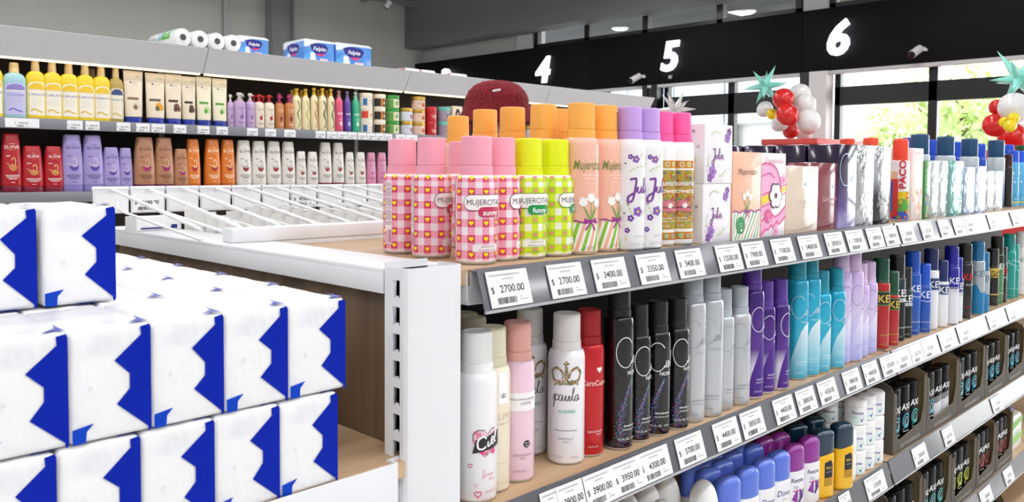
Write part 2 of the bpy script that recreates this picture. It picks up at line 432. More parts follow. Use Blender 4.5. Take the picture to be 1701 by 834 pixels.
tree((15.0, 5.25, 0), 3.0, .9, 3, 'small light green tree outside beside the white pilaster')

# ================================================================== LIT NUMBERS AND CAMERAS ON THE BEAM
LIT = M('#f2f0ff', .5, emit=3.2)
def digit(ch, Y, zc):
    p = Print(); p.text(ch, 0, 0, .33, LIT, 0, .18, .03)
    bm = bmesh.new()
    vs, fs, mi, _ = p.it[0]
    V = [bm.verts.new((0, -a, b_)) for a, b_ in vs]
    for f in fs:
        try: bm.faces.new([V[i] for i in f])
        except ValueError: pass
    r = bmesh.ops.extrude_face_region(bm, geom=bm.faces[:])
    bmesh.ops.translate(bm, vec=(.03, 0, 0), verts=[v for v in r['geom'] if isinstance(v, bmesh.types.BMVert)])
    bmesh.ops.recalc_face_normals(bm, faces=bm.faces)
    thing('lit_number_sign', 'glowing white aisle number %s on the black beam' % {'3': 'three, half hidden by the shelf top', '4': 'four', '5': 'five', '6': 'six'}[ch], 'number sign', (7.962, Y, zc), 0, 'lit aisle numbers', finish(bm, LIT, False))
for ch, Y in (('3', 9.36), ('4', 7.40), ('5', 5.43), ('6', 3.49)): digit(ch, Y, 2.805)
def cctv(Y, z, label):
    t = thing('security_camera', label, 'camera', (7.98, Y, z))
    bm = bmesh.new(); loft(bm, rnd(-.09, .07, .036), 20); o = part('housing', finish(bm, M('#e4e4e4', .4)), t, (-.11, .03, -.01)); o.rotation_euler = (math.radians(25), math.radians(62), math.radians(20))
    part('lens', loftmesh(M('#151515', .2), rnd(-.102, -.088, .034), 20), o)
    bm = bmesh.new(); tube(bm, [(0.018, 0, .03), (-.05, .01, .015)], .012); loft(bm, [(.0, .03), (.02, .03)], 16); part('bracket', finish(bm, M('#d8d8d8', .4)), t)
cctv(5.80, 2.575, 'white bullet camera on the black beam below the glowing five')
cctv(2.70, 2.59, 'white bullet camera on the black beam beside the glowing six')
t = thing('sensor', 'tiny grey sensor on the black beam under the glowing five', 'sensor', (7.975, 5.42, 2.555))
part('body', loftmesh(M('#b0b0b0', .5), rnd(-.018, .018, .024), 16), t); part('lens', loftmesh(M('#303030', .3), rnd(-.024, -.017, .012), 12), t)
bm = bmesh.new(); box(bm, .02, .026, -.012, .012, -.012, .012); part('mount', finish(bm, MET, False), t)

# ================================================================== NEAR GONDOLA
Z1, Z2, Z3, Z4, Z5 = 1.400, 1.155, .940, .7235, .50
YF = .598
BAYS = [(.5513, 1.624), (1.632, 2.716), (2.724, 3.80)]
gon = thing('gondola_shelving', 'white steel double sided shelving with oak boards and grey price rails', 'shelving unit', (1.6, .98, 0))
def gp(name, me, par=None):
    o = part(name, me, par or gon)
    if par is None: o.matrix_parent_inverse = Matrix.Translation((-1.6, -.98, 0))
    return o
def post_mesh():
    bm = bmesh.new(); x0, x1, y0, y1, zt = .4672, .534, .60, .6346, 1.4078
    def prism(q, z0, z1):
        a = [bm.verts.new((x, y, z0)) for x, y in q]; b_ = [bm.verts.new((x, y, z1)) for x, y in q]; n_ = len(q)
        for k in range(n_): bm.faces.new((a[k], a[(k+1) % n_], b_[(k+1) % n_], b_[k]))
        bm.faces.new(a[::-1]); bm.faces.new(b_)
    t = .0022; c = .006
    prism([(x0, y0+c), (x0+c*.3, y0+c*.3), (x0+c, y0), (x1-.002, y0), (x1, y0+.002), (x1, y1), (x1-t, y1), (x1-t, y0+t), (x0+c, y0+t), (x0+t, y0+c)], 0, zt)   # front channel
    prism([(x0+.012, y1), (x0+.012, y1-t), (x1, y1-t), (x1, y1)], 0, zt-.003)
    prism([(x0, y1-t), (x0+.05, y1-t), (x0+.05, y1), (x0, y1)], 0, zt+.004)
    # slotted web facing the end: strips left and right of the slots and bridges between them
    ys0, ys1 = y0+.0115, y0+.0225
    prism([(x0, y0+c), (x0+t, y0+c), (x0+t, ys0), (x0, ys0)], 0, zt); prism([(x0, ys1), (x0+t, ys1), (x0+t, y1-t), (x0, y1-t)], 0, zt)
    pitch = .0252; z = zt-.0115
    prism([(x0, ys0), (x0+t, ys0), (x0+t, ys1), (x0, ys1)], z, zt)
    while z > .1:
        z -= .0170
        ym = (ys0+ys1)/2
        v = [(ys0, z), (ys0, z-.0080), (ys1, z-.0080), (ys1, z), (ym+.0022, z+.0004), (ym+.0012, z+.0022), (ym-.0012, z+.0022), (ym-.0022, z+.0004)]
        a = [bm.verts.new((x0, y, q)) for y, q in v]; b_ = [bm.verts.new((x0+t, y, q)) for y, q in v]
        bm.faces.new(a); bm.faces.new(b_[::-1])
        for k in range(len(v)): bm.faces.new((a[k], b_[k], b_[(k+1) % len(v)], a[(k+1) % len(v)]))
        z -= .0082
    bmesh.ops.recalc_face_normals(bm, faces=bm.faces)
    return finish(bm, MET, True, 30)
gp('upright_post', post_mesh())
# end panel, its white capping ledge, centre panel, back panels
gp('end_panel', boxmesh(OAKP, .488, .506, .637, 1.36, .1, 1.384, .001))
bm = bmesh.new(); box(bm, .467, .540, .6375, 1.37, 1.3995, 1.4055, .0015); box(bm, .467, .470, .6375, 1.37, 1.3812, 1.402, .001)
gp('end_ledge', finish(bm, MET))
gp('top_board', boxmesh(OAK, .5402, 3.80, .612, .9695, 1.384, 1.3998))
gp('centre_ridge', boxmesh(MET, .482, 3.80, .97, .998, 1.4056, 1.4235, .002))
gp('back_panel', boxmesh(M('#3a3634', .7), .507, 3.80, .968, .985, .1, 1.383)); gp('ridge_web', boxmesh(MET, .5405, 3.80, .972, .996, 1.384, 1.4055))
bm = bmesh.new(); box(bm, .50, 3.80, .65, 1.36, 0, .12); gp('plinth', finish(bm, M('#d6d7d8', .5), False))
def rail_mesh(x0, x1, z, left=True):
    """tilted grey price strip: top edge at YF, lower edge further out"""
    bm = bmesh.new(); y1, y2, zt, zb = YF, .5847, z+.0015, z-.0405
    def prism(q, mi):
        a = [bm.verts.new((x0, y, zz)) for y, zz in q]; b_ = [bm.verts.new((x1, y, zz)) for y, zz in q]; n_ = len(q)
        for k in range(n_): bm.faces.new((a[k], a[(k+1) % n_], b_[(k+1) % n_], b_[k])).material_index = mi
        bm.faces.new(a[::-1]).material_index = mi; bm.faces.new(b_).material_index = mi
    prism([(y1, zt), (y2, zb), (y2+.0018, zb), (y1+.0018, zt)], 0)
    prism([(y1+.001, z-.0006), (y1+.012, z-.0006), (y1+.012, z-.002), (y1+.001, z-.002)], 0)
    prism([(y2, zb), (y2+.0022, zb), (y2+.0022, zb-.0012), (y2-.0012, zb-.0012), (y2-.0012, zb+.0018), (y2, zb+.0018)], 1)
    prism([(y1+.0085, zt-.004), (y1+.0085, zb+.006), (y1+.010, zb+.006), (y1+.010, zt-.004)], 1)
    bmesh.ops.recalc_face_normals(bm, faces=bm.faces)
    return finish(bm, [CHAR, M('#bfc1c4', .25, .2)], True, 25)
RN = Vector((0, -.0420, .0133)).normalized()       # the strip's outward normal
RU = Vector((0, .0133, .0420)).normalized()        # up along the strip
def on_rail(px, py, z):
    P0 = Vector((0, YF, z+.0015)); d = ray(px, py); return EYE+d*((P0-EYE).dot(RN)/d.dot(RN))
for bi, (x0, x1) in enumerate(BAYS):
    for zi, z in enumerate((Z1, Z2, Z3, Z4, Z5)):
        if zi == 0: sh = gp('top_shelf', boxmesh(MET, x0, x1, YF+.012, .95, z-.036, z-.017))
        else: sh = gp('shelf', boxmesh(OAK, x0+.001, x1-.001, YF+.0015, .966, z-.017, z-.0003, .001))
        r = part('price_rail', rail_mesh(x0, x1, z), sh)
        q = [(YF+.012, z), (YF+.040, z+.002), (.95, z+.002), (.95, z-.036), (YF+.030, z-.036), (YF+.012, z-.028)]
        for xx in (x1+.0008, x0-.0025):
            bm = bmesh.new()
            a = [bm.verts.new((xx, y, zz-.0035)) for y, zz in q]; b_ = [bm.verts.new((xx+.0018, y, zz-.0035)) for y, zz in q]
            for k in range(6): bm.faces.new((a[k], a[(k+1) % 6], b_[(k+1) % 6], b_[k]))
            bm.faces.new(a[::-1]); bm.faces.new(b_)
            bmesh.ops.recalc_face_normals(bm, faces=bm.faces)
            br_ = part('bracket', finish(bm, MET, False), sh)
        if zi == 0 and bi == 0:
            part('bracket_hole', loftmesh(M('#8a7c5a', .6), [(-.0003, .004), (.0001, .004)], 16), br_).matrix_basis = Matrix.Translation((.5486, .628, z-.014)) @ Matrix.Rotation(PI/2, 4, 'Y')
# end display shelf hooked on the post
es = gp('end_shelf', boxmesh(OAK, -.05, .4865, .604, 1.34, 1.214, 1.229))
bm = bmesh.new(); box(bm, -.05, .456, .60, .6025, 1.15, 1.2315, .0008)
box(bm, .456, .474, .6125, .6145, 1.17, 1.2315); box(bm, .4545, .457, .6005, .6145, 1.17, 1.2315)
part('lip', finish(bm, MET), es)

# ================================================================== PRICE TAGS
def tag_mesh(w, h):
    return boxmesh(CARD, -w/2, w/2, -.0004, .0004, -h/2, h/2)
GREY = ink('#77777c')
def tag_print(w, h, price, seed, full=True):
    rr = random.Random(seed); p = Print()
    if full:
        for k, s in enumerate((.88, .35)):
            t = ''.join(rr.choice('AEIORSTDLNM') for _ in range(16 if k == 0 else 5))
            p.rect(-w*.45, -w*.45+w*s, h*.33-k*h*.12+h*.028, h*.33-k*h*.12+h*.032, '#b5b5b8')
            for q in range(int(22*s)):
                x = -w*.44+q*w*.04+(0 if k == 0 else w*.3); p.rect(x, x+w*.024, h*.36-k*h*.12, h*.41-k*h*.12, '#a9a9ad')
    p.text('$', -w*.41, -h*.01, h*.19, BLACKINK, 0, 0, 0); p.text(price, w*.06, 0, h*.215, BLACKINK, 0, 0, .009, w*.74)
    x = -w*.34
    while x < w*.10:
        q = rr.choice((.006, .012, .018))*w; p.rect(x, x+q, -h*.42, -h*.24, '#3c3c40'); x += q+rr.choice((.008, .014))*w
    p.rect(w*.2, w*.27, -h*.28, -h*.26, GREY); p.rect(w*.2, w*.40, -h*.36, -h*.34, GREY)
    return p.mesh(on_front(-.0004))
TAGN = {}
def tag_at(X, z, w, price, label, group, h=.0365, off=0, full=True, blank=False):
    """price card slipped on the tilted rail of the shelf at height z"""
    mid = Vector((X, YF, z+.0015))-RU*(.0228)+RN*(.0018+off)
    t = thing('price_tag', label, 'price tag', mid, 0, group, tag_mesh(w, h))
    t.rotation_euler = (-math.atan2(.0133, .0420), 0, 0)
    if not blank: part('price_print', tag_print(w, h, price, int(X*1e4)+int(z*100), full), t)
    return t
TG1 = [(807, 878, '2700.00', 'under the first pink checked can'), (908, 968, '2700.00', 'under the lime green checked cans'), (982, 1040, '3400.00', 'under the tall peach cans with orange caps'), (1056, 1108, '3350.00', 'under the white cans with lilac caps'), (1121, 1166, '3400.00', 'under the flowered cans with hot pink caps'),
       (1187, 1229, '12500.00', 'below the gap after the stacked white boxes'), (1231, 1270, '7900.00', 'under the peach tulip box'), (1279, 1316, '7100.00', 'under the pink daisy box'), (1324, 1360, '24800.00', 'under the beige box'), (1368, 1400, '28500.01', 'under the dusty red box'),
       (1403, 1434, '17300.00', 'under the dark violet box'), (1437, 1465, '16900.00', 'under the silver box'), (1464.5, 1490, '15800.00', 'at the end of the first bay')]
for k, (a, c, pr, lb) in enumerate(TG1):
    y = 486-(a-807)*.142
    A, B = on_rail(a+3, y, Z1), on_rail(c, y-(c-a)*.11, Z1)
    tag_at((A.x+B.x)/2, Z1, B.x-A.x, pr, 'price tag reading $ %s, top rail, %s' % (pr, lb), 'price tags on the top rail')
TG2 = [(889, 925, '3400.00', 'beside the post, mostly covered by the next tag', 0), (915, 961, '3900.00', 'between two overlapping tags', .0012), (958, 1010, '3900.00', 'under the white crown can', .0022), (1006, 1057, '3950.00', 'under the red can', .0012), (1050, 1103, '4300.00', 'under the first black can', 0),
       (1112, 1159, '3700.00', 'under the black cans', 0), (1174, 1217, '4400.00', 'under the silver cans', 0), (1219, 1258, '3850.00', 'between the silver and the purple cans', 0), (1273, 1308.6, '4400.00', 'under the purple cans', 0), (1310.6, 1343.7, '3800.00', 'beside the purple and turquoise cans', 0),
       (1346.5, 1379, '4350.00', 'under the turquoise cans', 0), (1388, 1418, '3800.00', 'between the turquoise and the lilac cans', 0), (1421, 1448, '4400.00', 'under the lilac cans', 0), (1450, 1478, '3750.00', 'at the end of the first bay', 0)]
for k, (a, c, pr, lb, off) in enumerate(TG2):
    y = 820-(a-889)*.428
    A, B = on_rail(a+4, y, Z2), on_rail(c, y-(c-a)*.40, Z2)
    tag_at((A.x+B.x)/2, Z2, B.x-A.x, pr, 'price tag reading $ %s, second rail, %s' % (pr, lb), 'price tags on the second rail', off=off)
for a, c, pr, lb in ((1434, 1468, '2150.00', 'at the end of the first bay'), (1391, 1411, '2150.00', 'under the yellow sticks')):
    y = 800+(1450-a)*.62
    A, B = on_rail(a+2, y, Z3), on_rail(c, y-(c-a)*.5, Z3)
    tag_at((A.x+B.x)/2, Z3, max(.03, B.x-A.x), pr, 'price tag reading $ %s, third rail, %s' % (pr, lb), 'price tags on the third rail')
def pale_tags(z, spans, rn, y0, sl, x0):
    for k, (a, c) in enumerate(spans):
        y = y0+(a-x0)*sl
        A, B = on_rail(a, y, z), on_rail(c, y+(c-a)*sl, z)
        tag_at((A.x+B.x)/2, z, B.x-A.x, '%d.00' % (2500+137*k), 'pale price tag, second bay, %s rail, %s after the bay joint' % (rn, ORD[k]), 'price tags in the second bay on the %s rail' % rn, full=False)
pale_tags(Z1, [(1495, 1518), (1530, 1549), (1560, 1577), (1584, 1602), (1603, 1618), (1642, 1655), (1680, 1695)], 'top', 392, -.135, 1495)
pale_tags(Z2, [(1486, 1510), (1511, 1530), (1531, 1551), (1560, 1585), (1590, 1612), (1640, 1656), (1672, 1690)], 'second', 600, -.42, 1486)
pale_tags(Z3, [(1517, 1539), (1567, 1583), (1648, 1664)], 'third', 766, -.66, 1517)
pale_tags(Z4, [(1628, 1646), (1668, 1682)], 'fourth', 832, -.85, 1628)
# ================================================================== SPRAY CANS
def can_parts(r, H, hc, bodym, capm, shoulder=.012, capr=.78, pr=None, band=.24, square=False, nocut=False):
    """body with rolled rim and rounded shoulder, cap with a collar band, print round the body"""
    rc = r*capr; zc = H-hc; zs = zc-shoulder
    bm = bmesh.new()
    sec = [(0, r*.90), (.0012, r*.955), (.0018, r*.965)]
    loft(bm, sec+[(.0032, r*.985)], 48, mi=1)
    s = [(.0032, r*.985), (.0042, r)]
    if square: s += [(zs+shoulder*.55, r), (zs+shoulder*.75, r*.985), (zs+shoulder*.85, r*.95)] + [(zc, rc*1.0)]
    else: s += [(zs+shoulder*math.sin(a), rc+.0008+(r-rc-.0008)*math.cos(a)) for a in [PI/2*k/8 for k in range(9)]]
    loft(bm, s, 48)
    out = [('body', finish(bm, [bodym, RIM], True, 50))]
    b0 = zc+hc*band; g = .0004
    cs = [(zc-.0005, rc), (b0-.0007, rc), (b0-.0002, rc-.0004), (b0, rc-.0013), (b0+.0006, rc-.0014), (b0+.0008, rc-.0007)] if not square else [(zc-.0005, rc*.97), (zc+.004, rc*.97), (zc+.0045, rc*.95), (zc+.005, rc*.99)]
    bev = .0045 if square else .0022
    top = rc-.001 if not square else rc*.97
    cs += [(H-bev*(1-math.sin(a)), top-bev*(1-math.cos(a))) for a in [PI/2*k/5 for k in range(6)]]
    if not square: cs += [(H+.0001, top*.8), (H-.0009, top*.77)]
    out.append(('cap', loftmesh(capm, cs, 48)))
    if pr and pr.it: out.append(('print', pr.mesh(on_can(r, zs, shoulder, rc+.0008), None if nocut else max(.003, r*.16), [zs+shoulder*q for q in (0, .2, .36, .5, .62, .72, .8, .88)] if max(v[1] for i in pr.it for v in i[0]) > zs else ())))
    return out
# --- pink / lime checked cans
def checked(word, base, light, deep, heart, wordbg, ring):
    p = Print(); r = .0222; W = 2*PI*r; n_ = 9; pit = W/n_; vp = .01635; hw = pit*.5
    lm, dm, hm = ink(light), ink(deep), ink(heart)
    z0, z1 = .0046, .0905
    for i in range(n_):
        u = (i-4)*pit; p.rect(u-hw/2, u+hw/2, z0, z1, lm, 0)
    rows = [.0105+vp*k for k in range(6)]
    rows[5] -= .002
    for zc in rows:
        for i in range(n_):
            u = (i-4)*pit
            p.rect(u-hw/2, u+hw/2, max(z0, zc-vp*.23), min(z1, zc+vp*.27), dm, 1)
            p.rect(u+hw/2, u+pit-hw/2, max(z0, zc-vp*.23), min(z1, zc+vp*.27), lm, 0)
            p.heart(u, zc+.0002, hw*.72, hm, 2, hw*.74)
    # name plate
    lab, red = ink('#fbf7f4'), ink(wordbg)
    p.rrect(-.0235, .0235, .0565, .0735, .0075, ink(ring), 3); p.rrect(-.0228, .0228, .0572, .0728, .0069, lab, 4)
    p.text('MUJERCITAS', 0, .0655, .0062, '#3d5a4a' if word == 'funny' else '#6a4050', 5, 0, .0, .040)
    p.rrect(-.0085, .0195, .0500, .0605, .0045, red, 5); p.text(word, .0055, .0548, .0058, '#ffffff', 6, 0, .015)
    p.rect(-.014, .016, .0138, .0210, ink(base), 3)
    p.text('DESODORANTE', .003, .0192, .0017, '#8a6a72', 4); p.text('DEODORANT SPRAY', .003, .0155, .0017, '#8a6a72', 4); p.text('75 ml   2.5 FL OZ', 0, .0085, .0018, '#a0747c', 4)
    # text panel on the reverse
    u0 = -.0545
    p.rect(u0-.0055, u0+.0055, .012, .084, '#f6e3e8', 3)
    rr = random.Random(3)
    for k in range(34):
        z = .0825-k*.00145
        if rr.random() < .12: continue
        x = u0-.0048
        while x < u0+.0044:
            w_ = rr.uniform(.0006, .0018); p.rect(x, min(x+w_, u0+.0048), z, z+.0006, '#8b5a6c', 4); x += w_+.0005
    p.rect(u0-.0048, u0-.0008, .0135, .0270, '#d9a9b8', 4); p.rect(u0+.0004, u0+.0048, .0135, .0285, '#c7889c', 4)
    return p
PINKCAP, LIMECAP, ORCAP = M('#f5a3b6', .45), M('#e6ee00', .45), M('#fbb14e', .45)
K_SUNNY = can_parts(.0222, .1345, .0410, paint('#f9eef1'), PINKCAP, .011, .785, checked('sunny', '#f9eef1', '#f4a6bd', '#d8395c', '#ffe100', '#c92f55', '#7a5060'))
K_FUNNY = can_parts(.0222, .1345, .0410, paint('#f7faea'), LIMECAP, .011, .785, checked('funny', '#f7faea', '#d8ec2c', '#b4d61e', '#e88a86', '#12954b', '#3f7a4a'))
# --- tall peach cans with tulips
def tulips(p, s=1, z=0, l=3):
    wh, gr, pu = ink('#fdf8f4'), ink('#6fae4a'), ink('#a0328f')
    for x, zz, a in ((-.009, .062, -.2), (.0005, .067, 0), (.0095, .061, .2)):
        for q in (-.0035, 0, .0035): p.poly([(s*(x+q*1.1), z+s*(zz+.007-abs(q)*.2)), (s*(x-.0042+q*.3), z+s*(zz-.002)), (s*x, z+s*(zz-.006)), (s*(x+.0042+q*.3), z+s*(zz-.002))], wh, l)
        p.stroke([(s*x, z+s*(zz-.005)), (s*x*.6, z+s*.050), (s*x*.1, z+s*.040)], .0009*s, gr, l)
    for x in (-.005, .004): p.stroke([(0, z+s*.040), (s*x*.7, z+s*.047), (s*x*1.4, z+s*.054)], .0016*s, gr, l)
    for sg in (-1, 1):
        p.poly([(0, z+s*.0395), (sg*s*.008, z+s*.0435), (sg*s*.0085, z+s*.0365)], pu, l+1)
        p.stroke([(0, z+s*.039), (sg*s*.004, z+s*.033), (sg*s*.0065, z+s*.029)], .0018*s, pu, l+1)
    p.ell(0, z+s*.0395, .002*s, .0023*s, pu, l+2)
def tulip_can():
    p = Print(); r = .0215; W = PI*r
    rr = random.Random(5)
    wh = ink('#fff4ec')
    for i in range(14):
        for k in range(9): p.ell(-W+2*W*(i+.5*(k % 2))/14, .058+k*.0088, .0006, .0006, wh, 0, 6)
    p.poly([(-W, .0045), (W, .0045), (W, .0385)]+[(W-2*W*q/24, .0385+.0016*math.sin(q*1.6)) for q in range(25)], ink('#fbfaf6'), 0)
    cols = ['#8cc63f', '#f5b79b']
    for i in range(18):
        u = -W+2*W*i/18; q = .0042
        p.poly([(u-.004, .0047), (u-.004+q, .0047), (u+.006+q, .0375), (u+.006, .0375)], cols[i % 2], 1)
    p.stroke([(-W+2*W*q/24, .0388+.0016*math.sin(q*1.6)) for q in range(25)], .0016, '#a0328f', 2, 0)
    tulips(p)
    p.text('Mujercitas', -.001, .106, .0115, '#7d8a3c', 3, .3, .002, .040)
    p.text('DESODORANTE', 0, .0935, .002, '#fff4ec', 3); p.text('deodorant spray', 0, .0900, .0018, '#fff4ec', 3)
    p.text('4.2 FL OZ', -.002, .0085, .0024, '#8d8a86', 3)
    return p
K_TULIP = can_parts(.0215, .1785, .0410, paint('#f8bfa8'), ORCAP, .010, .79, tulip_can())
# --- white cans with violet script
def script_julie(p, x, z, h, col, l=2):
    p.stroke([(x-.28*h, z+.62*h), (x-.10*h, z+.66*h), (x+.02*h, z+.62*h), (x-.05*h, z+.1*h), (x-.16*h, z-.35*h), (x-.36*h, z-.42*h), (x-.34*h, z-.18*h), (x-.05*h, z+.02*h), (x+.12*h, z+.28*h)], .10*h, col, l)
    p.stroke([(x+.12*h, z+.28*h), (x+.10*h, z+.04*h), (x+.22*h, z+.02*h), (x+.34*h, z+.28*h), (x+.33*h, z+.03*h), (x+.42*h, z+.06*h), (x+.60*h, z+.58*h), (x+.56*h, z+.70*h), (x+.49*h, z+.45*h), (x+.52*h, z+.02*h), (x+.66*h, z+.08*h), (x+.74*h, z+.28*h), (x+.72*h, z+.03*h), (x+.82*h, z+.05*h), (x+.90*h, z+.12*h), (x+1.00*h, z+.17*h), (x+1.01*h, z+.27*h), (x+.94*h, z+.29*h), (x+.90*h, z+.17*h), (x+.93*h, z+.03*h), (x+1.03*h, z+.01*h), (x+1.16*h, z+.12*h)], .065*h, col, l)
    p.ell(x+.76*h, z+.42*h, .045*h, .045*h, col, l, 8)
def sprig(p, pts, col, l=1, leaf=.0022):
    q = crom(pts, 6); p.stroke(pts, .0004, col, l)
    for k in range(1, len(q)-1, 2):
        a = math.atan2(q[k+1][1]-q[k][1], q[k+1][0]-q[k][0])
        for sg in (-1, 1):
            b_ = a+sg*.9; x, z = q[k]; dx, dz = leaf*math.cos(b_), leaf*math.sin(b_)
            p.poly([(x, z), (x+dx*.5-dz*.25, z+dz*.5+dx*.25), (x+dx, z+dz), (x+dx*.5+dz*.25, z+dz*.5-dx*.25)], col, l)
def julie_can():
    p = Print(); V1, V2, G = ink('#8a5fb5'), ink('#6b3a97'), ink('#b9cf7c')
    p.flower(-.004, .113, .0048, V1, ink('#f4d35e'), 1); p.flower(-.011, .116, .0032, V2, ink('#e9e2f2'), 1)
    sprig(p, [(-.012, .098), (0, .104), (.016, .105)], G); sprig(p, [(.002, .116), (.008, .122)], G, 1, .0016)
    script_julie(p, -.004, .072, .026, ink('#7b3f98'))
    p.flower(-.001, .049, .0062, V1, ink('#f4d35e'), 1); p.flower(-.010, .041, .0042, V2, ink('#e9e2f2'), 1); p.flower(-.014, .026, .0034, V2, ink('#e9e2f2'), 1)
    sprig(p, [(.004, .045), (.012, .051), (.018, .050)], G); sprig(p, [(-.008, .046), (-.014, .058), (-.013, .064)], G)
    for x, z, c in ((-.017, .108, '#7b3f98'), (.014, .112, '#d9c04a'), (-.013, .058, '#7b3f98'), (.016, .058, '#6b3a97'), (-.018, .047, '#7b3f98'), (-.016, .015, '#e6d25a'), (.015, .030, '#8a5fb5')): p.ell(x, z, .0012, .0012, c, 1, 8)
    p.text('DESODORANTE', .006, .0185, .0021, '#a9a4b4', 1); p.text('4.2 FL OZ   125 ml', .002, .009, .0022, '#a9a4b4', 1)
    p.text('deodorant spray', .008, .0660, .0014, '#b9cf7c', 1)
    return p
K_JULIE = can_parts(.0200, .1775, .0400, paint('#f6f5f7'), M('#c3a0e3', .45), .012, .80, julie_can())
# --- flowered can
def flowered():
    p = Print(); r = .0185; W = PI*r; rr = random.Random(11)
    cols = ['#d6822c', '#7d9a3d', '#c8553d', '#5f6f9f', '#9a5f8d', '#d9b441', '#6fa05a', '#d9742f', '#a5b048', '#b8c060']
    p.rect(-W, W, .0225, .1000, '#b99a3a', 0)
    for z0, z1 in ((.1025, .1125), (.0085, .0185)): p.rect(-W, W, z0, z1, '#d98a34', 0)
    for k in range(420):
        u, z = rr.uniform(-W, W), rr.uniform(.025, .0975); p.ell(u, z, rr.uniform(.0011, .0027), rr.uniform(.001, .0024), rr.choice(cols), 1+(k % 3), 9)
    for zc in (.1075, .0135):
        for i in range(12):
            u = -W+2*W*i/12
            for R_, c in ((.0042, rr.choice(cols)), (.0029, '#e8ddc8'), (.0018, rr.choice(cols))): p.ell(u, zc, R_, R_, c, 1+int((.0042-R_)*2000)/2, 12)
    for k in range(26):
        u, z = rr.uniform(-W, W), rr.uniform(.03, .095); p.ring(u, z, .0036, .0036, .0006, rr.choice(cols), 4, 0, 360, 12)
    p.text('Coqueterias', 0, .0835, .0075, '#fff7ee', 5, .15, .01, .040); p.text('Flowers', .002, .0735, .0070, '#fff7ee', 5, .15, .01)
    p.poly([(-.016, .0515), (-.010, .0500), (-.009, .0585), (.002, .0610), (.011, .0575), (.012, .0495), (.018, .0480), (.011, .0455), (-.009, .0465)], '#d9788a', 5); p.rect(-.009, .0118, .0500, .0520, '#8d4a55', 6)
    p.flower(.004, .0535, .0034, ink('#ffffff'), ink('#f2c14e'), 7)
    p.text('Desodorante', -.003, .0375, .0030, '#fff7ee', 5); p.text('deodorant spray', 0, .0335, .0022, '#fff7ee', 5); p.text('4.2 FL OZ', -.004, .0270, .0026, '#fff7ee', 5)
    return p
K_FLOWER = can_parts(.0180, .1765, .0395, paint('#fbfbf9'), M('#fb5fa6', .45), .011, .80, flowered())
# --- second shelf: crown can, romance can, cream can, rose can, red can
def crown(p, x, z, s, m, l=1, w=1):
    p.stroke([(x-1.0*s, z+.05*s), (x-1.25*s, z+.75*s), (x-.85*s, z+1.15*s), (x-.35*s, z+.85*s), (x-.20*s, z+.35*s)], .16*s*w, m, l)
    p.stroke([(x+1.0*s, z+.05*s), (x+1.25*s, z+.75*s), (x+.85*s, z+1.15*s), (x+.35*s, z+.85*s), (x+.20*s, z+.35*s)], .16*s*w, m, l)
    p.rect(x-.14*s, x+.14*s, z+.2*s, z+1.25*s, m, l); p.poly([(x-1.05*s, z+.22*s), (x-.95*s, z-.10*s), (x-.4*s, z-.22*s), (x+.4*s, z-.22*s), (x+.95*s, z-.10*s), (x+1.05*s, z+.22*s), (x+.4*s, z+.10*s), (x-.4*s, z+.10*s)], m, l)
    p.rect(x-.07*s, x+.07*s, z+1.3*s, z+1.72*s, m, l); p.rect(x-.24*s, x+.24*s, z+1.42*s, z+1.58*s, m, l)
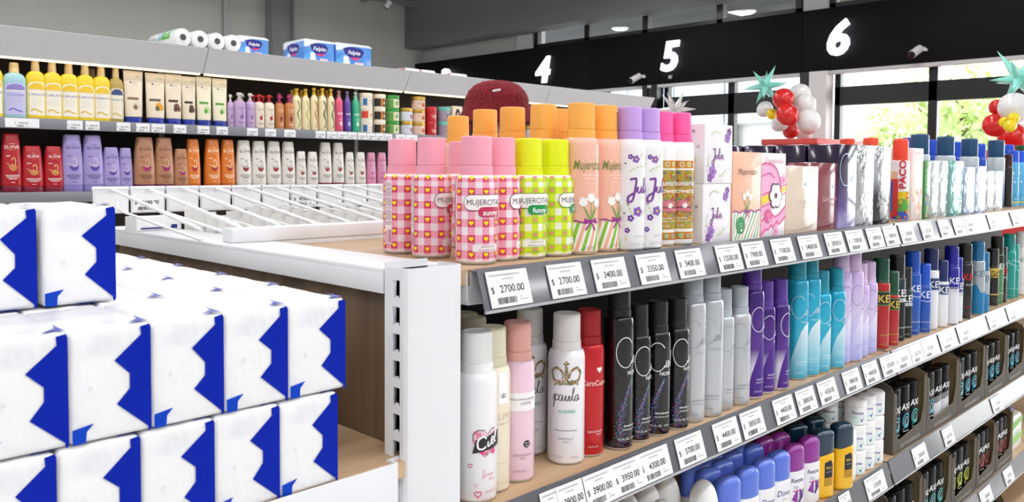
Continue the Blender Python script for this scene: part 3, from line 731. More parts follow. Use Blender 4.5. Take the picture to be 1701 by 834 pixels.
def crown_can():
    p = Print(); rr = random.Random(8)
    crown(p, 0, .098, .0145, ink('#8f7a55'), 0, 1.2)
    pal = ['#b79f72', '#6e5a3c', '#9dc6b4', '#c7a98c', '#7f8f6a', '#d8c9a8', '#a3653f']
    vs = []
    for sg in (-1, 1):
        for q in crom([(sg*.0145, .0990), (sg*.018, .1085), (sg*.0125, .1145), (sg*.005, .1105), (sg*.003, .103)], 5): vs.append(q)
    for k in range(150):
        x, z = rr.choice(vs) if k < 80 else (rr.uniform(-.0145, .0145), rr.uniform(.0952, .1003))
        p.ell(x+rr.gauss(0, .0006), z+rr.gauss(0, .0006), rr.uniform(.0006, .0015), rr.uniform(.0006, .0013), rr.choice(pal), 1+k % 3, 7)
    for k in range(14): p.ell(rr.uniform(-.0014, .0014), rr.uniform(.101, .116), .0009, .0009, rr.choice(pal), 2, 7)
    for k in range(8): p.ell(rr.uniform(-.002, .002), rr.uniform(.117, .122), .0009, .0009, rr.choice(pal), 2, 7)
    k = .0145; L = ink('#2c2c2e')
    # hand lettered word: p a u l a
    b_ = .0760
    p.stroke([(-.0165, b_+.001), (-.0135, b_+.008), (-.0155, b_-.007), (-.0150, b_-.006), (-.0125, b_+.006), (-.0095, b_+.0075), (-.0085, b_+.0035), (-.0115, b_+.0005), (-.0128, b_+.002)], .00085, L, 2)
    p.stroke([(-.0040, b_+.0068), (-.0070, b_+.0070), (-.0085, b_+.0022), (-.0062, b_+.0005), (-.0038, b_+.0065), (-.0045, b_+.0008), (-.0022, b_+.002), (.0000, b_+.0068), (-.0008, b_+.0012), (.0012, b_+.0010), (.0038, b_+.0068), (.0034, b_+.0010), (.0052, b_+.0018), (.0092, b_+.0130), (.0084, b_+.0150), (.0070, b_+.0035), (.0082, b_+.0008), (.0105, b_+.003)], .0008, L, 2)
    p.stroke([(.0148, b_+.0066), (.0120, b_+.0070), (.0102, b_+.0022), (.0125, b_+.0005), (.0150, b_+.0065), (.0142, b_+.0010), (.0172, b_+.0030)], .0008, L, 2)
    p.text('ALEGRÍA', .001, .0640, .0038, '#4fb3a5', 2, 0, .01, .021)
    p.text('PAULA CAHEN D\'ANVERS', 0, .0415, .0017, '#4a4a4e', 2, 0, .01, .030); p.text('DEODORANT', 0, .0320, .0027, '#8f8f96', 2, 0, 0, .019); p.text('SPRAY', .001, .0282, .0022, '#8f8f96', 2)
    p.text('4.2 FL.OZ.', -.0105, .0105, .0024, '#a0a0a6', 2); p.text('123 ml e', .0105, .0105, .0024, '#a0a0a6', 2)
    return p
K_CROWN = can_parts(.0220, .1760, .0420, paint('#f2f1f5'), M('#f1efed', .45), .013, .77, crown_can())
def love_can():
    p = Print(); R_ = ink('#d6336c'); rr = random.Random(4)
    hx, hz = .004, .0640
    p.heart(hx, hz, .036, '#2b2b2d', 0, .034); p.heart(hx, hz, .034, '#f3c9d6', 1, .032)
    for k in range(46):
        x, z = rr.uniform(-.013, .019), rr.uniform(.050, .076)
        if abs(x-hx) < .0145-(.0765-z)*.25 or z > .062: p.hline(x if abs(x-hx) < .014 else hx, z, rr.uniform(.003, .0058), rr.choice(['#e2527e', '#c92a5e', '#ffffff', '#ef9ab4']), 2, .0007)
    for x, z in ((.011, .053), (-.002, .054)): p.ell(x, z, .0022, .0022, '#ff2f92', 3, 12)
    p.poly([(-.0125, .0530), (.0215, .0590), (.0205, .0750), (-.0085, .0670)], '#2a2a2c', 4)
    p.stroke([(.0020, .0680), (-.0015, .0705), (-.0065, .0665), (-.0065, .0590), (-.0020, .0575), (.0015, .0600)], .0018, '#ffffff', 5)
    p.stroke([(.0040, .0650), (.0035, .0605), (.0055, .0605), (.0085, .0645), (.0105, .0675), (.0085, .0690), (.0075, .0640), (.0090, .0615), (.0115, .0640), (.0145, .0730), (.0140, .0760), (.0120, .0660), (.0140, .0625)], .0015, '#ffffff', 5)
    p.hline(-.0145, .0400, .0050, R_, 1, .0007); p.hline(-.0085, .0195, .0045, '#e9a3b8', 1, .0005); p.hline(-.0065, .0100, .0078, '#e0327a', 1, .0010)
    p.stroke([(.0005, .0360), (-.0010, .0300), (-.0015, .0270), (.0015, .0278)], .0005, R_, 1); p.text('Love', .006, .0305, .0040, '#dd6a8e', 1, .35); p.text('you', .009, .0255, .0036, '#dd6a8e', 1, .35)
    p.text('DESODORANTE', .012, .0120, .0022, '#e08aa5', 1); p.text('4.2 FL OZ', .004, .0045, .0020, '#e08aa5', 1)
    return p
K_LOVE = can_parts(.0220, .1760, .0420, paint('#f3f3f6'), M('#f3f3f1', .45), .013, .80, love_can())
def cream_can():
    p = Print(); p.rect(-.0055, .0055, .0960, .1290, '#ffffff', 0); crown(p, 0, .1030, .0028, ink('#3a3a3c'), 1, .8)
    p.text('ALMA', 0, .0830, .0075, '#d8c3a2', 1, 0, 0, .028); p.text("PAULA CAHEN D'ANVERS", 0, .0745, .0016, '#9a8a70', 1); p.text('DEODORANT SPRAY', 0, .0320, .0022, '#c9b795', 1); p.text('4.2 FL.OZ.', 0, .0110, .0024, '#c9b795', 1)
    return p
K_CREAM = can_parts(.0200, .1760, .0410, paint('#f1e7cf'), M('#ede8cb', .45), .013, .80, cream_can())
def rose_can():
    p = Print(); p.rect(-.0615, .0615, .0800, .1000, '#f7f4f6', 0); p.text("PAULA CAHEN D'ANVERS", 0, .0930, .0021, '#4a4a4e', 1); p.text('AMOR', .003, .0885, .0034, '#8f8f96', 1)
    p.ell(.004, .0430, .0042, .0042, '#39393b', 1); p.ell(.0025, .0440, .0008, .0008, '#f2d9e6', 2, 8); p.ell(.0055, .0440, .0008, .0008, '#f2d9e6', 2, 8); p.rect(.0020, .0062, .0408, .0415, '#f2d9e6', 2)
    p.text('DESODORANT', 0, .0310, .0025, '#a07f92', 1); p.text('SPRAY', 0, .0275, .0021, '#a07f92', 1); p.text('4.2 FL OZ', -.004, .0135, .0023, '#a07f92', 1)
    return p
K_ROSE = can_parts(.0196, .1760, .0420, paint('#f1cfe0'), M('#efb2a9', .45), .011, .82, rose_can())
def caro_can():
    p = Print(); p.heart(.004, .1050, .0085, '#eef0ee', 0); p.text('CaroCuore', 0, .0900, .0068, '#f2e9d8', 0, 0, 0, .036)
    p.text('DEODORANT', 0, .0310, .0025, '#f2dede', 0); p.text('SPRAY', .004, .0275, .0021, '#f2dede', 0); p.text('4.2 FL.OZ.', -.003, .0130, .0023, '#f2dede', 0)
    return p
K_CARO = can_parts(.0192, .1760, .0410, M('#c81622', .3, .35, .4), M('#a50f1b', .42), .012, .80, caro_can())
# --- loop-script cans
def loop_logo(p, z, s, col, w=.0009, l=1, iel=True):
    p.ring(-.0035*s, z, .0105*s, .0165*s, w, col, l, 38, 325, 34)
    if iel: p.stroke([(.0045*s, z-.0125*s), (.0065*s, z-.0095*s), (.0075*s, z-.0040*s), (.0070*s, z-.0105*s), (.0088*s, z-.0118*s), (.0112*s, z-.0070*s), (.0105*s, z-.0045*s), (.0092*s, z-.0085*s), (.0108*s, z-.0120*s), (.0138*s, z-.0060*s), (.0165*s, z+.0040*s), (.0158*s, z+.0060*s), (.0143*s, z-.0060*s), (.0155*s, z-.0120*s)], w, col, l)
def noir_print(r, H):
    p = Print(); rr = random.Random(21); loop_logo(p, H*.595, 1.12, ink('#f2f2f2'), .0010)
    p.text('NOIR', .007, H*.472, .0048, '#f2f2f2', 1, 0, .012)
    cols = ['#3f6fd0', '#c33d8f', '#3fb8b0', '#8a4fd0', '#5b8ff0', '#d04f4f', '#4fae6a']
    for k in range(520):
        t = rr.random(); z = .006+t*(H*.43-.006); c = -.0115+.017*t**2.2
        x = c+rr.gauss(0, .0032*(1-t)+.0006); q = rr.uniform(.00022, .00045)
        p.rect(x-q, x+q, z-q, z+q, rr.choice(cols), 0)
    for k in range(90):
        x, z = rr.uniform(-PI*r, PI*r), rr.uniform(.006, H*.68); q = rr.uniform(.0002, .00035); p.rect(x-q, x+q, z-q, z+q, rr.choice(cols), 0)
    for k in range(110):
        x, z = rr.uniform(-PI*r, PI*r), rr.uniform(.005, .010); q = .0003; p.rect(x-q, x+q, z-q, z+q, rr.choice(cols), 0)
    p.text('desodorante', .004, .0310, .0030, '#f2f2f2', 1, 0, .008, .020); p.text('deodorant spray', .004, .0262, .0024, '#f2f2f2', 1); p.text('4.2 FL.OZ.  125 ml', .001, .0145, .0026, '#f2f2f2', 1, 0, .004)
    return p
def plain_loop(H, col, sub, subcol, low, w=.0007, tcol=None):
    p = Print(); loop_logo(p, H*.595, 1.12, ink(col), w); p.text(sub, .007, H*.472, .0030, subcol, 1)
    if low:
        p.poly([(-.0200, .0046), (-.0175, .022), (-.0135, .040), (-.0075, .058), (.0005, H*.40), (.0080, H*.445), (.0170, H*.47), (.0320, H*.48), (.0320, .0046)], low, 0)
    t = tcol or col
    p.text('desodorante', .004, .0310, .0030, t, 1, 0, .004, .020); p.text('deodorant spray', .004, .0262, .0024, t, 1); p.text('4.2 FL.OZ.', -.003, .0125, .0024, t, 1)
    return p
def loops(small):
    r, H = (.0170, .1745) if small else (.0184, .2040)
    bk = lambda c, cap, pr, metal=0, rough=.22: can_parts(r, H, .0395, c if not isinstance(c, str) else M(c, rough, metal, .5), M(cap, .42), .012, .80, pr)
    return {
        'noir': bk('#060607', '#151516', noir_print(r, H), 0, .14),
        'silver': bk(M('#d0d4d8', .32, .6, .1), '#aeb6bd', plain_loop(H, '#8f979d', 'CRYSTAL', '#aab1b6', None, .0006, '#8d949a')),
        'purple': bk(ramp_z([(0, '#e9e4f0'), (.30, '#e4dcf0'), (.48, '#5a2a96'), (1, '#3f1578')], 0, H*.78, .22, .25, .5), '#5a3296', plain_loop(H, '#efe9f6', 'nuit', '#efe9f6', '#4a2088', .0009)),
        'teal': bk(ramp_z([(0, '#38c4e6'), (.5, '#30bee0'), (1, '#1fb0d6')], 0, H*.78, .25, .3, .4), '#1b93a8', plain_loop(H, '#dfe6ec', 'MAGIC', '#dfe6ec', ramp_z([(0, '#2aa9cc'), (.35, '#8ecfe2'), (1, '#e3eef2')], 0, H*.47, .3), .0008, '#e9f4f8')),
        'lilac': bk(ramp_z([(0, '#b3b2ee'), (.3, '#cfcaf2'), (.6, '#dccdee'), (1, '#cbb3e6')], 0, H*.78, .3, 0, .4), '#d3badd', plain_loop(H, '#5a4a66', 'REVE', '#6a5a76', ramp_z([(0, '#b0b0ee'), (1, '#f0eef8')], 0, H*.47, .3), .0006, '#8f8fc0')),
    }
KS, KL = loops(True), loops(False)
# --- men's square shouldered cans
def kev(body, cap, word, wc, H=.1785, r=.0165, blocks=(), band=None, extra=None):
    p = Print()
    W = PI*r
    for z0, z1, c in blocks: p.rect(-W, W, z0*H, z1*H, c, 0)
    if band: z0, z1, c, rim = band; p.rect(-W, W, (z0-.012)*H, (z1+.012)*H, rim, 1); p.rect(-W*.75, W*.75, z0*H, z1*H, c, 2)
    p.text(word, .0140, .565*H, .0150, wc, 3, 0, .012, .052)
    if extra: extra(p, H, r)
    p.text('DESODORANTE', .004, .17*H, .0026, wc if wc != '#23305c' else '#8890a8', 3); p.text('4.2 FL.OZ.', -.002, .07*H, .0022, wc if wc != '#23305c' else '#8890a8', 3)
    return can_parts(r, H, .0480, body if not isinstance(body, str) else paint(body), M(cap, .25, 0, .3), .006, .90, p, square=True)
def stripe(c): return lambda p, H, r: (p.rect(-.012, .016, .46*H, .475*H, c, 3), p.text('FOR MEN', .004, .43*H, .0026, c, 3))
def lower(c, c2): return lambda p, H, r: (p.poly([(-PI*r, .02*H), (PI*r, .02*H), (PI*r, .38*H), (.004, .30*H), (-.006, .42*H), (-PI*r, .30*H)], c, 0),)
KEV = {}
def kevs(key, *a, **k):
    KEV[key+'S'] = kev(*a, H=.1500, r=.0155, **k); KEV[key+'L'] = kev(*a, H=.1785, r=.0165, **k)
kevs('red', '#b51a20', '#0f4a33', 'KEVIN', '#e3c94a', band=(.50, .63, '#26241f', '#3a8f48'))
kevs('teal', '#143036', '#1d1d1f', 'KEVIN', '#f0f0f0', blocks=((.02, .46, '#0d1416'),), extra=lambda p, H, r: (p.rect(-PI*r, PI*r, .46*H, .50*H, '#dfe5e6', 1), p.text('SPIRIT', .003, .48*H, .003, '#222233', 3)))
kevs('blue', '#1455b8', '#1254c4', 'KEVIN', '#e6f0ff', extra=lambda p, H, r: p.stroke([(-.014, .47*H), (-.004, .472*H), (.002, .462*H), (.016, .47*H)], .0012, '#dfeaff', 3))
kevs('white', '#eef0f4', '#15265e', 'KEVIN', '#e9edf6', band=(.50, .63, '#1a2b57', '#8fa3d0'))
kevs('royal', '#20209c', '#1d1d96', 'KEVIN', '#e9edf6', blocks=((.02, .48, '#e4e6ec'),), extra=stripe('#55597a'))
kevs('black', '#141415', '#1c1b1b', 'KEVIN', '#d0262c', extra=lambda p, H, r: p.text('BLACK', .004, .46*H, .0050, '#d8d8d8', 3))
kevs('silverblue', M('#b9c3ca', .3, .4, .3), '#1d6c9c', 'KEVIN', '#5d7f96', extra=lower(ink('#1f7fb4'), None))
kevs('gold', '#1a1917', '#1a1a1a', 'GOLD', '#2a2412', blocks=((.50, .66, '#d6b84a'), (.20, .22, '#d6b84a')))
kevs('green', '#4f8a58', '#1d1d1d', 'KEVIN', '#e9f2e9', blocks=((.55, .72, '#22301f'),))
kevs('aqua', '#139a90', '#12948c', 'AQUA', '#7fd0c8')
kevs('pearl', '#f1f2f2', '#f4f4f4', 'NIVEL', '#9aa0a6')
# ------------------------------------------------------------------ top shelf cans
SH1, SH2 = 'on the top shelf', 'on the second shelf'
def can(kind, cx, by, z, r, d, label, group, cat='spray can'):
    P = base_at(cx, by, z, r)
    return put(kind, 'spray_can', label, cat, P, facing(P, d), group)
def can_back(kind, cx, ty, H, z, d, label, group, cat='spray can'):
    """a can seen only by its cap: top centre at the pixel"""
    P = onZ(cx, ty, z+H); P.z = z
    return put(kind, 'spray_can', label, cat, P, facing(P, d), group)
G = 'pink checked spray cans on the top shelf'
can(K_SUNNY, 790.8, 440.6, Z1, .0222, 27, 'pink checked spray can at the front corner, its sunny label facing out', G)
can(K_SUNNY, 830, 434.5, Z1, .0222, 88, 'pink checked spray can squeezed between the front sunny can and the lime can', G)
can(K_SUNNY, 717, 430, Z1, .0222, 68, 'pink checked spray can just behind the post top, half of its oval label showing', G)
can(K_SUNNY, 668, 422.5, Z1, .0222, 96, 'pink checked spray can at the end of the shelf with its small text panel showing', G)
can_back(K_SUNNY, 767, 235.5, .1345, Z1, 70, 'pink checked spray can mostly hidden behind the two front pink cans', G)
G = 'lime checked spray cans on the top shelf'
can(K_FUNNY, 875, 430.8, Z1, .0222, 24, 'lime checked spray can beside the pink cans, its funny label facing out', G)
can(K_FUNNY, 919.5, 426.8, Z1, .0222, 74, 'lime checked spray can beside the tall peach can, label turned away', G)
G = 'tall peach spray cans with orange caps'
can(K_TULIP, 963.5, 423.8, Z1, .0215, 33, 'tall peach tulip spray can in front, standing right behind the lime can', G)
can(K_TULIP, 1001, 419, Z1, .0215, 52, 'tall peach tulip spray can in front, beside the lilac capped can', G)
can_back(K_TULIP, 903, 174, .1785, Z1, 30, 'orange capped can behind the lime cans', G)
can_back(K_TULIP, 930, 181.5, .1785, Z1, 30, 'orange capped can showing only a sliver behind its neighbour and the front peach can', G)
can_back(K_TULIP, 851.5, 178.5, .1785, Z1, 30, 'orange capped can in the back row, right in front of the fleecy hat', G)
can_back(K_TULIP, 805.8, 182.5, .1785, Z1, 30, 'orange capped can in the back row, second from its end', G)
can_back(K_TULIP, 761, 193, .1785, Z1, 30, 'orange capped can at the end of the back row, against the far shelf jars', G)
G = 'white spray cans with lilac caps'
can(K_JULIE, 1043.5, 418, Z1, .020, 36, 'white flower print spray can with lilac cap, beside the tall peach can', G)
can(K_JULIE, 1073, 415.6, Z1, .020, 42, 'white flower print spray can with lilac cap beside the hot pink capped cans', G)
G = 'flower patterned spray cans with hot pink caps'
can(K_FLOWER, 1098, 409.8, Z1, .018, 22, 'flower patterned spray can with hot pink cap, half hidden beside the white can', G)
can(K_FLOWER, 1128, 408, Z1, .018, 8, 'flower patterned spray can with hot pink cap beside the stacked white boxes', G)
# ------------------------------------------------------------------ second shelf cans
G = 'mixed perfume spray cans by the post'
can(K_LOVE, 790.5, 838, Z2, .022, 22, 'white spray can with a pink heart beside the white post', G)
can(K_CREAM, 816, 821, Z2, .020, 38, 'cream spray can with a white ribbon label behind the heart can', G)
can_back(K_CREAM, 786, 526, .176, Z2, 30, 'cream capped can in the back, directly behind the other cream can', G)
can_back(K_CREAM, 772, 519, .176, Z2, 30, 'cream capped can deepest behind the white post', G)
can(K_ROSE, 858, 803, Z2, .0196, 22, 'rose pink spray can with a white band', G)
can(K_CROWN, 939.5, 774, Z2, .022, 0, 'white spray can with a flowered crown standing alone in front', G)
can_back(K_CROWN, 880, 511.5, .176, Z2, 8, 'white crown spray can in the shade behind the rose pink can', G)
can(K_CARO, 976, 760, Z2, .0192, 32, 'red spray can with a silver heart', G)
def loop_row(col, what, rows):
    for small, cx, by, d, lb in rows:
        k = (KS if small else KL)[col]
        can(k, cx, by, Z2, .017 if small else .0184, d, '%s %s spray can with looped script, %s' % ('short' if small else 'tall', what, lb), '%s spray cans on the second shelf' % what)
loop_row('noir', 'glossy black', [(0, 1026, 749, 40, 'beside the red can'), (1, 1057.5, 735.6, 42, 'directly after the tall black one'), (1, 1090.5, 725.4, 14, 'its whole logo facing out'), (1, 1122, 715, 38, 'beside the silver cans')])
loop_row('silver', 'silver', [(0, 1147.5, 703, 20, 'beside the black cans'), (0, 1177, 693.6, 4, 'second of the two tall ones'), (1, 1197.5, 682.6, 44, 'half hidden between its neighbours'), (1, 1225, 674.4, 20, 'beside the purple cans')])
loop_row('purple', 'purple and white', [(0, 1246, 664, 48, 'beside the silver cans'), (1, 1267, 655.5, 44, 'between the tall one and its twin'), (1, 1291, 649, 66, 'beside the turquoise cans')])
loop_row('teal', 'turquoise', [(0, 1321, 631.7, 24, 'beside the purple cans'), (0, 1341.5, 625.7, 12, 'second of the two tall ones'), (1, 1361, 620, 40, 'third in its row'), (1, 1385, 613, 40, 'beside the lilac cans')])
loop_row('lilac', 'pale lilac', [(0, 1393.5, 605.5, 50, 'mostly hidden by a turquoise can'), (0, 1413.5, 601.5, 46, 'second of the two tall ones'), (1, 1425, 594.8, 42, 'half hidden between its neighbours'), (1, 1439.5, 588.7, 40, 'beside the red can with the green cap')])
for k, (kind, cx, by, d, lb) in enumerate([
    ('redL', 1460.5, 582.4, 30, 'tall red spray can with dark green cap'), ('redS', 1478, 576.4, 34, 'short red spray can with dark green cap'),
    ('tealL', 1487, 569, 30, 'tall black and petrol spray can with black cap, half hidden'), ('tealS', 1500, 563.5, 30, 'short black and petrol spray can with black cap'),
    ('blueL', 1513, 558.4, 30, 'tall bright blue spray can'), ('blueS', 1531.5, 554.5, 22, 'short bright blue spray can'),
    ('whiteL', 1543.5, 548.5, 30, 'tall white spray can with navy cap'), ('whiteS', 1561, 544.3, 34, 'short white spray can with navy cap'),
    ('royalL', 1577.5, 540, 34, 'tall royal blue and white spray can'), ('royalS', 1585.5, 536, 34, 'short royal blue and white spray can, mostly hidden'),
    ('blackL', 1600, 531, 36, 'tall black spray can with red lettering'), ('silverblueL', 1621, 523.5, 20, 'tall silver and blue spray can'), ('silverblueS', 1630.5, 519.5, 20, 'short silver and blue spray can, mostly hidden'),
    ('goldS', 1646.5, 509.5, 24, 'short black and gold spray can'), ('greenL', 1653.5, 506, 20, 'tall green spray can with black cap'), ('blackS', 1660.5, 504, 20, 'short black spray can between the green and the teal cans'),
    ('aquaL', 1673.5, 497.5, 20, 'tall teal spray can with teal cap'), ('aquaS', 1681, 495.5, 20, 'short teal spray can, mostly hidden by the tall teal one'), ('pearlL', 1694, 490, 10, 'tall white spray can at the frame edge')]):
    can(KEV[kind], cx, by, Z2, .0155 if kind[-1] == 'S' else .0165, d, lb+' on the second shelf', "men's spray cans on the second shelf")
# ================================================================== BOXES ON THE TOP SHELF
FOIL = bumpy(fresh('#d9dcde', rough=.16, metal=.75), 38, .9, .004, 2)
FILM = lambda c: bumpy(fresh(c, rough=.14, coat=.9), 26, .35, .003, 2)
def carton(xl, xr, Y, z, top, depth, bodym, label, cat, group=None, pr=None, sd=None, rz=0, H=None, bev=.0012, name='perfume_box'):
    """a carton whose front face spans two pixels on the plane Y; top is the pixel height of its top edge"""
    A, B = onY(xl, 380, Y), onY(xr, 380, Y); w = B.x-A.x
    H = H or onY((xl+xr)/2, top, Y).z-z
    t = thing(name, label, cat, ((A.x+B.x)/2, Y, z), rz, group)
    part('carton', boxmesh(bodym, -w/2, w/2, 0, depth, 0, H, bev), t)
    if pr: part('front_print', pr(w, H).mesh(on_front()), t)
    if sd: part('side_print', sd(depth, H).mesh(on_side(-w/2)), t)
    return t
def julie_front(w, H):
    p = Print(); V1, V2, G_ = ink('#a06fbf'), ink('#7d3c93'), ink('#c5d58d')
    script_julie(p, -.010, H*.42, H*.25, ink('#8a3f96')); p.text('EAU DE TOILETTE', w*.14, H*.40, H*.022, '#b9b0bd', 1)
    sprig(p, [(-w*.3, H*.80), (-w*.15, H*.88), (w*.05, H*.86)], G_, 1, .0030); sprig(p, [(w*.0, H*.12), (w*.15, H*.16), (w*.28, H*.24)], G_, 1, .0028); sprig(p, [(-w*.34, H*.28), (-w*.38, H*.40), (-w*.33, H*.48)], G_, 1, .0024)
    p.flower(w*.30, H*.78, w*.10, V1, V2, 1); p.flower(w*.36, H*.88, w*.08, V2, V1, 1); p.flower(-w*.22, H*.20, w*.13, V1, V2, 1); p.flower(-w*.31, H*.10, w*.09, V2, V1, 1)
    for x, z in ((.42, .68), (.36, .64), (-.40, .20), (-.40, .30), (.40, .26), (.42, .12)): p.ell(w*x, H*z, .0011, .0011, '#8a6a95', 1, 8)
    p.text('100 ml   3.4 FL OZ', 0, H*.05, H*.02, '#c0b8c4', 1)
    return p
def julie_side(d, H):
    p = Print()
    for k, (u, z, c) in enumerate(((.55, .88, '#8a6a95'), (.35, .80, '#9a7aa0'), (.45, .72, '#8a6a95'), (.30, .50, '#8a6a95'), (.62, .40, '#d9d26a'), (.35, .22, '#8a6a95'), (.52, .10, '#a9c45a'), (.75, .62, '#9a7aa0'))): p.ell(d*(u-1), H*z, .0024, .0024, c, 0, 10); p.ell(d*(u-1), H*z, .0012, .0012, '#f3eef5', 1, 8)
    return p
WBOX = M('#f1eef2', .4, 0, .2)
ym = .6085
Hj = (onY(1190, 207, ym).z-Z1)/2
carton(1167, 1213, ym, Z1, 0, .040, WBOX, 'white box with violet script, lower of the two stacked boxes', 'perfume box', 'stacked white violet script boxes', julie_front, julie_side, H=Hj)
carton(1168.5, 1214.5, ym, Z1+Hj+.0003, 0, .040, WBOX, 'white box with violet script, upper of the two stacked boxes', 'perfume box', 'stacked white violet script boxes', julie_front, julie_side, H=Hj)
def peach_front(w, H):
    p = Print(); pe = ink('#f6bd9f')
    p.poly([(-w/2, 0), (w/2, 0), (w/2, H*.32)]+[(w/2-w*q/16, H*(.32+.012*math.sin(q*1.4))) for q in range(17)], '#fbfaf6', 0)
    for k in range(-8, 12):
        x = -w/2+k*w/9; q = w*.035; a, c = x-.012, x+.014
        for (lo, hi) in (((a, .001), (c, H*.31)),):
            pts = [(lo[0], lo[1]), (lo[0]+q, lo[1]), (hi[0]+q, hi[1]), (hi[0], hi[1])]
            pts = [(min(w/2, max(-w/2, u)), v) for u, v in pts]
            if max(u for u, _ in pts)-min(u for u, _ in pts) > .001: p.poly(pts, ('#7cb93f', '#f2b29a', '#3fa86a')[k % 3], 1)
    p.stroke([(w/2-w*q/16, H*(.32+.012*math.sin(q*1.4))) for q in range(17)], .0020, '#a0328f', 2, 0)
    tulips(p, .95, -.0*H+H*.32-.0395*.95)
    p.text('Mujercitas', 0, H*.78, H*.075, '#7a5a45', 3, .3, 0, w*.8); p.text('EAU DE TOILETTE', 0, H*.68, H*.016, '#fff0e6', 3); p.text('natural spray', 0, H*.65, H*.014, '#fff0e6', 3)
    rr = random.Random(2)
    for k in range(40): p.ell(rr.uniform(-.45, .45)*w, rr.uniform(.36, .97)*H, .0006, .0006, '#fff4ec', 0, 6)
    p.ell(-w*.22, H*.165, w*.15, H*.10, '#1f8f4f', 3); p.text('perfume', -w*.22, H*.185, H*.018, '#e8f6ea', 4, 0, 0, w*.22); p.text('de flores', -w*.22, H*.155, H*.016, '#e8f6ea', 4, 0, 0, w*.2); p.ell(-w*.2, H*.11, w*.03, H*.015, '#e8f6ea', 4, 10)
    return p
def daisy_front(w, H):
    p = Print(); pk, lt, ye = ink('#e0337f'), ink('#f2a7cf'), ink('#f0d412')
    p.poly([(-w/2, H*.42), (-w/2, H*.86), (-w*.3, H*.88), (w*.05, H*.83), (w*.25, H*.68), (w*.28, H*.52), (w*.15, H*.40), (-w*.2, H*.30), (-w/2, H*.22)], lt, 0)
    p.poly([(-w/2, H*.38), (-w/2, H*.48), (0, H*.54), (w*.5, H*.60), (w*.5, H*.55), (0, H*.45)], ye, 1)
    p.stroke([(-w*.5, H*.50), (0, H*.56), (w*.5, H*.62)], .0016, pk, 2); p.stroke([(-w*.5, H*.36), (0, H*.42), (w*.5, H*.53)], .0016, pk, 2)
    p.stroke([(-w*.5, H*.86), (-w*.3, H*.88), (w*.05, H*.83), (w*.25, H*.68), (w*.29, H*.5)], .0030, pk, 2); p.stroke([(-w*.5, H*.72), (-w*.2, H*.76), (w*.02, H*.70)], .0018, pk, 2)
    p.poly([(-w*.5, 0.0), (-w*.5, H*.2), (-w*.1, H*.27), (w*.12, H*.22), (w*.5, H*.36), (w*.5, H*.20), (w*.2, H*.14), (-w*.05, H*.12)], lt, 0)
    p.stroke([(-w*.5, H*.03), (-w*.30, H*.10), (-w*.22, H*.08), (-w*.08, H*.14), (0, H*.11), (w*.14, H*.18), (w*.24, H*.14), (w*.5, H*.24)], .0022, pk, 2)
    p.stroke([(-w*.5, H*.2), (-w*.1, H*.26), (w*.12, H*.24), (w*.5, H*.36)], .0022, pk, 2)
    p.flower(w*.06, H*.49, w*.27, ink('#4a2040'), pk, 3, 6); p.flower(w*.06, H*.49, w*.235, ink('#ffffff'), ink('#4a2040'), 5, 6)
    p.flower(w*.40, H*.68, w*.12, lt, pk, 1); p.flower(w*.10, H*.06, w*.12, lt, pk, 1)
    p.ell(-w*.22, H*.25, w*.15, H*.085, '#d94f8f', 4); p.text('perfume', -w*.22, H*.27, H*.016, '#fde8f2', 5, 0, 0, w*.22); p.text('infantil', -w*.22, H*.24, H*.014, '#fde8f2', 5, 0, 0, w*.2); p.ell(-w*.18, H*.20, w*.03, H*.014, '#fde8f2', 5, 10)
    p.text('Coqueterias', w*.02, H*.915, H*.070, '#e0559a', 3, 0, .012, w*.78); p.text('Coqueterias', w*.02, H*.915, H*.070, '#fdeef5', 4, 0, -.002, w*.76); p.text('EAU DE TOILETTE', w*.1, H*.83, H*.014, '#c9a0b5', 2)
    return p
carton(1216, 1262.5, .609, Z1, 252.5, .045, M('#f6bd9f', .4, 0, .2), 'peach box with white tulips and a striped base', 'perfume box', None, peach_front)
carton(1263.5, 1303.5, .609, Z1, 254.5, .045, M('#fbf4f8', .4, 0, .2), 'white and pink box with a big daisy', 'perfume box', None, daisy_front)
def alma(w, H):
    p = Print(); p.rect(-w*.02, w*.16, H*.66, H*.98, '#f3f6fb', 0); crown(p, w*.07, H*.71, .0028, ink('#4a4f5c'), 1); p.text('ALMA', 0, H*.46, H*.075, '#cdb89c', 0, 0, 0, w*.5); p.text("PAULA CAHEN D'ANVERS", 0, H*.38, H*.015, '#bfa98c', 0)
    p.text('EAU DE TOILETTE', w*.1, H*.20, H*.018, '#cdb89c', 0); p.text('100 ml', w*.1, H*.16, H*.016, '#cdb89c', 0); return p
def caro(w, H):
    p = Print(); p.heart(w*.12, H*.64, H*.07, '#7fae9a', 0); p.text('CaroCuore', 0, H*.47, H*.075, '#c98f97', 0, 0, 0, w*.6); p.text('EAU DE TOILETTE', 0, H*.20, H*.016, '#c98f97', 0); p.text('100 ml', 0, H*.16, H*.016, '#c98f97', 0); return p
carton(1305, 1357.5, .612, Z1, 275.5, .050, FILM('#ead6c2'), 'beige film wrapped box with a white ribbon label', 'perfume box', None, alma)
carton(1357.5, 1395.5, .614, Z1, 270.5, .055, FILM('#8f4a52'), 'dusty red film wrapped box', 'perfume box', None, caro)
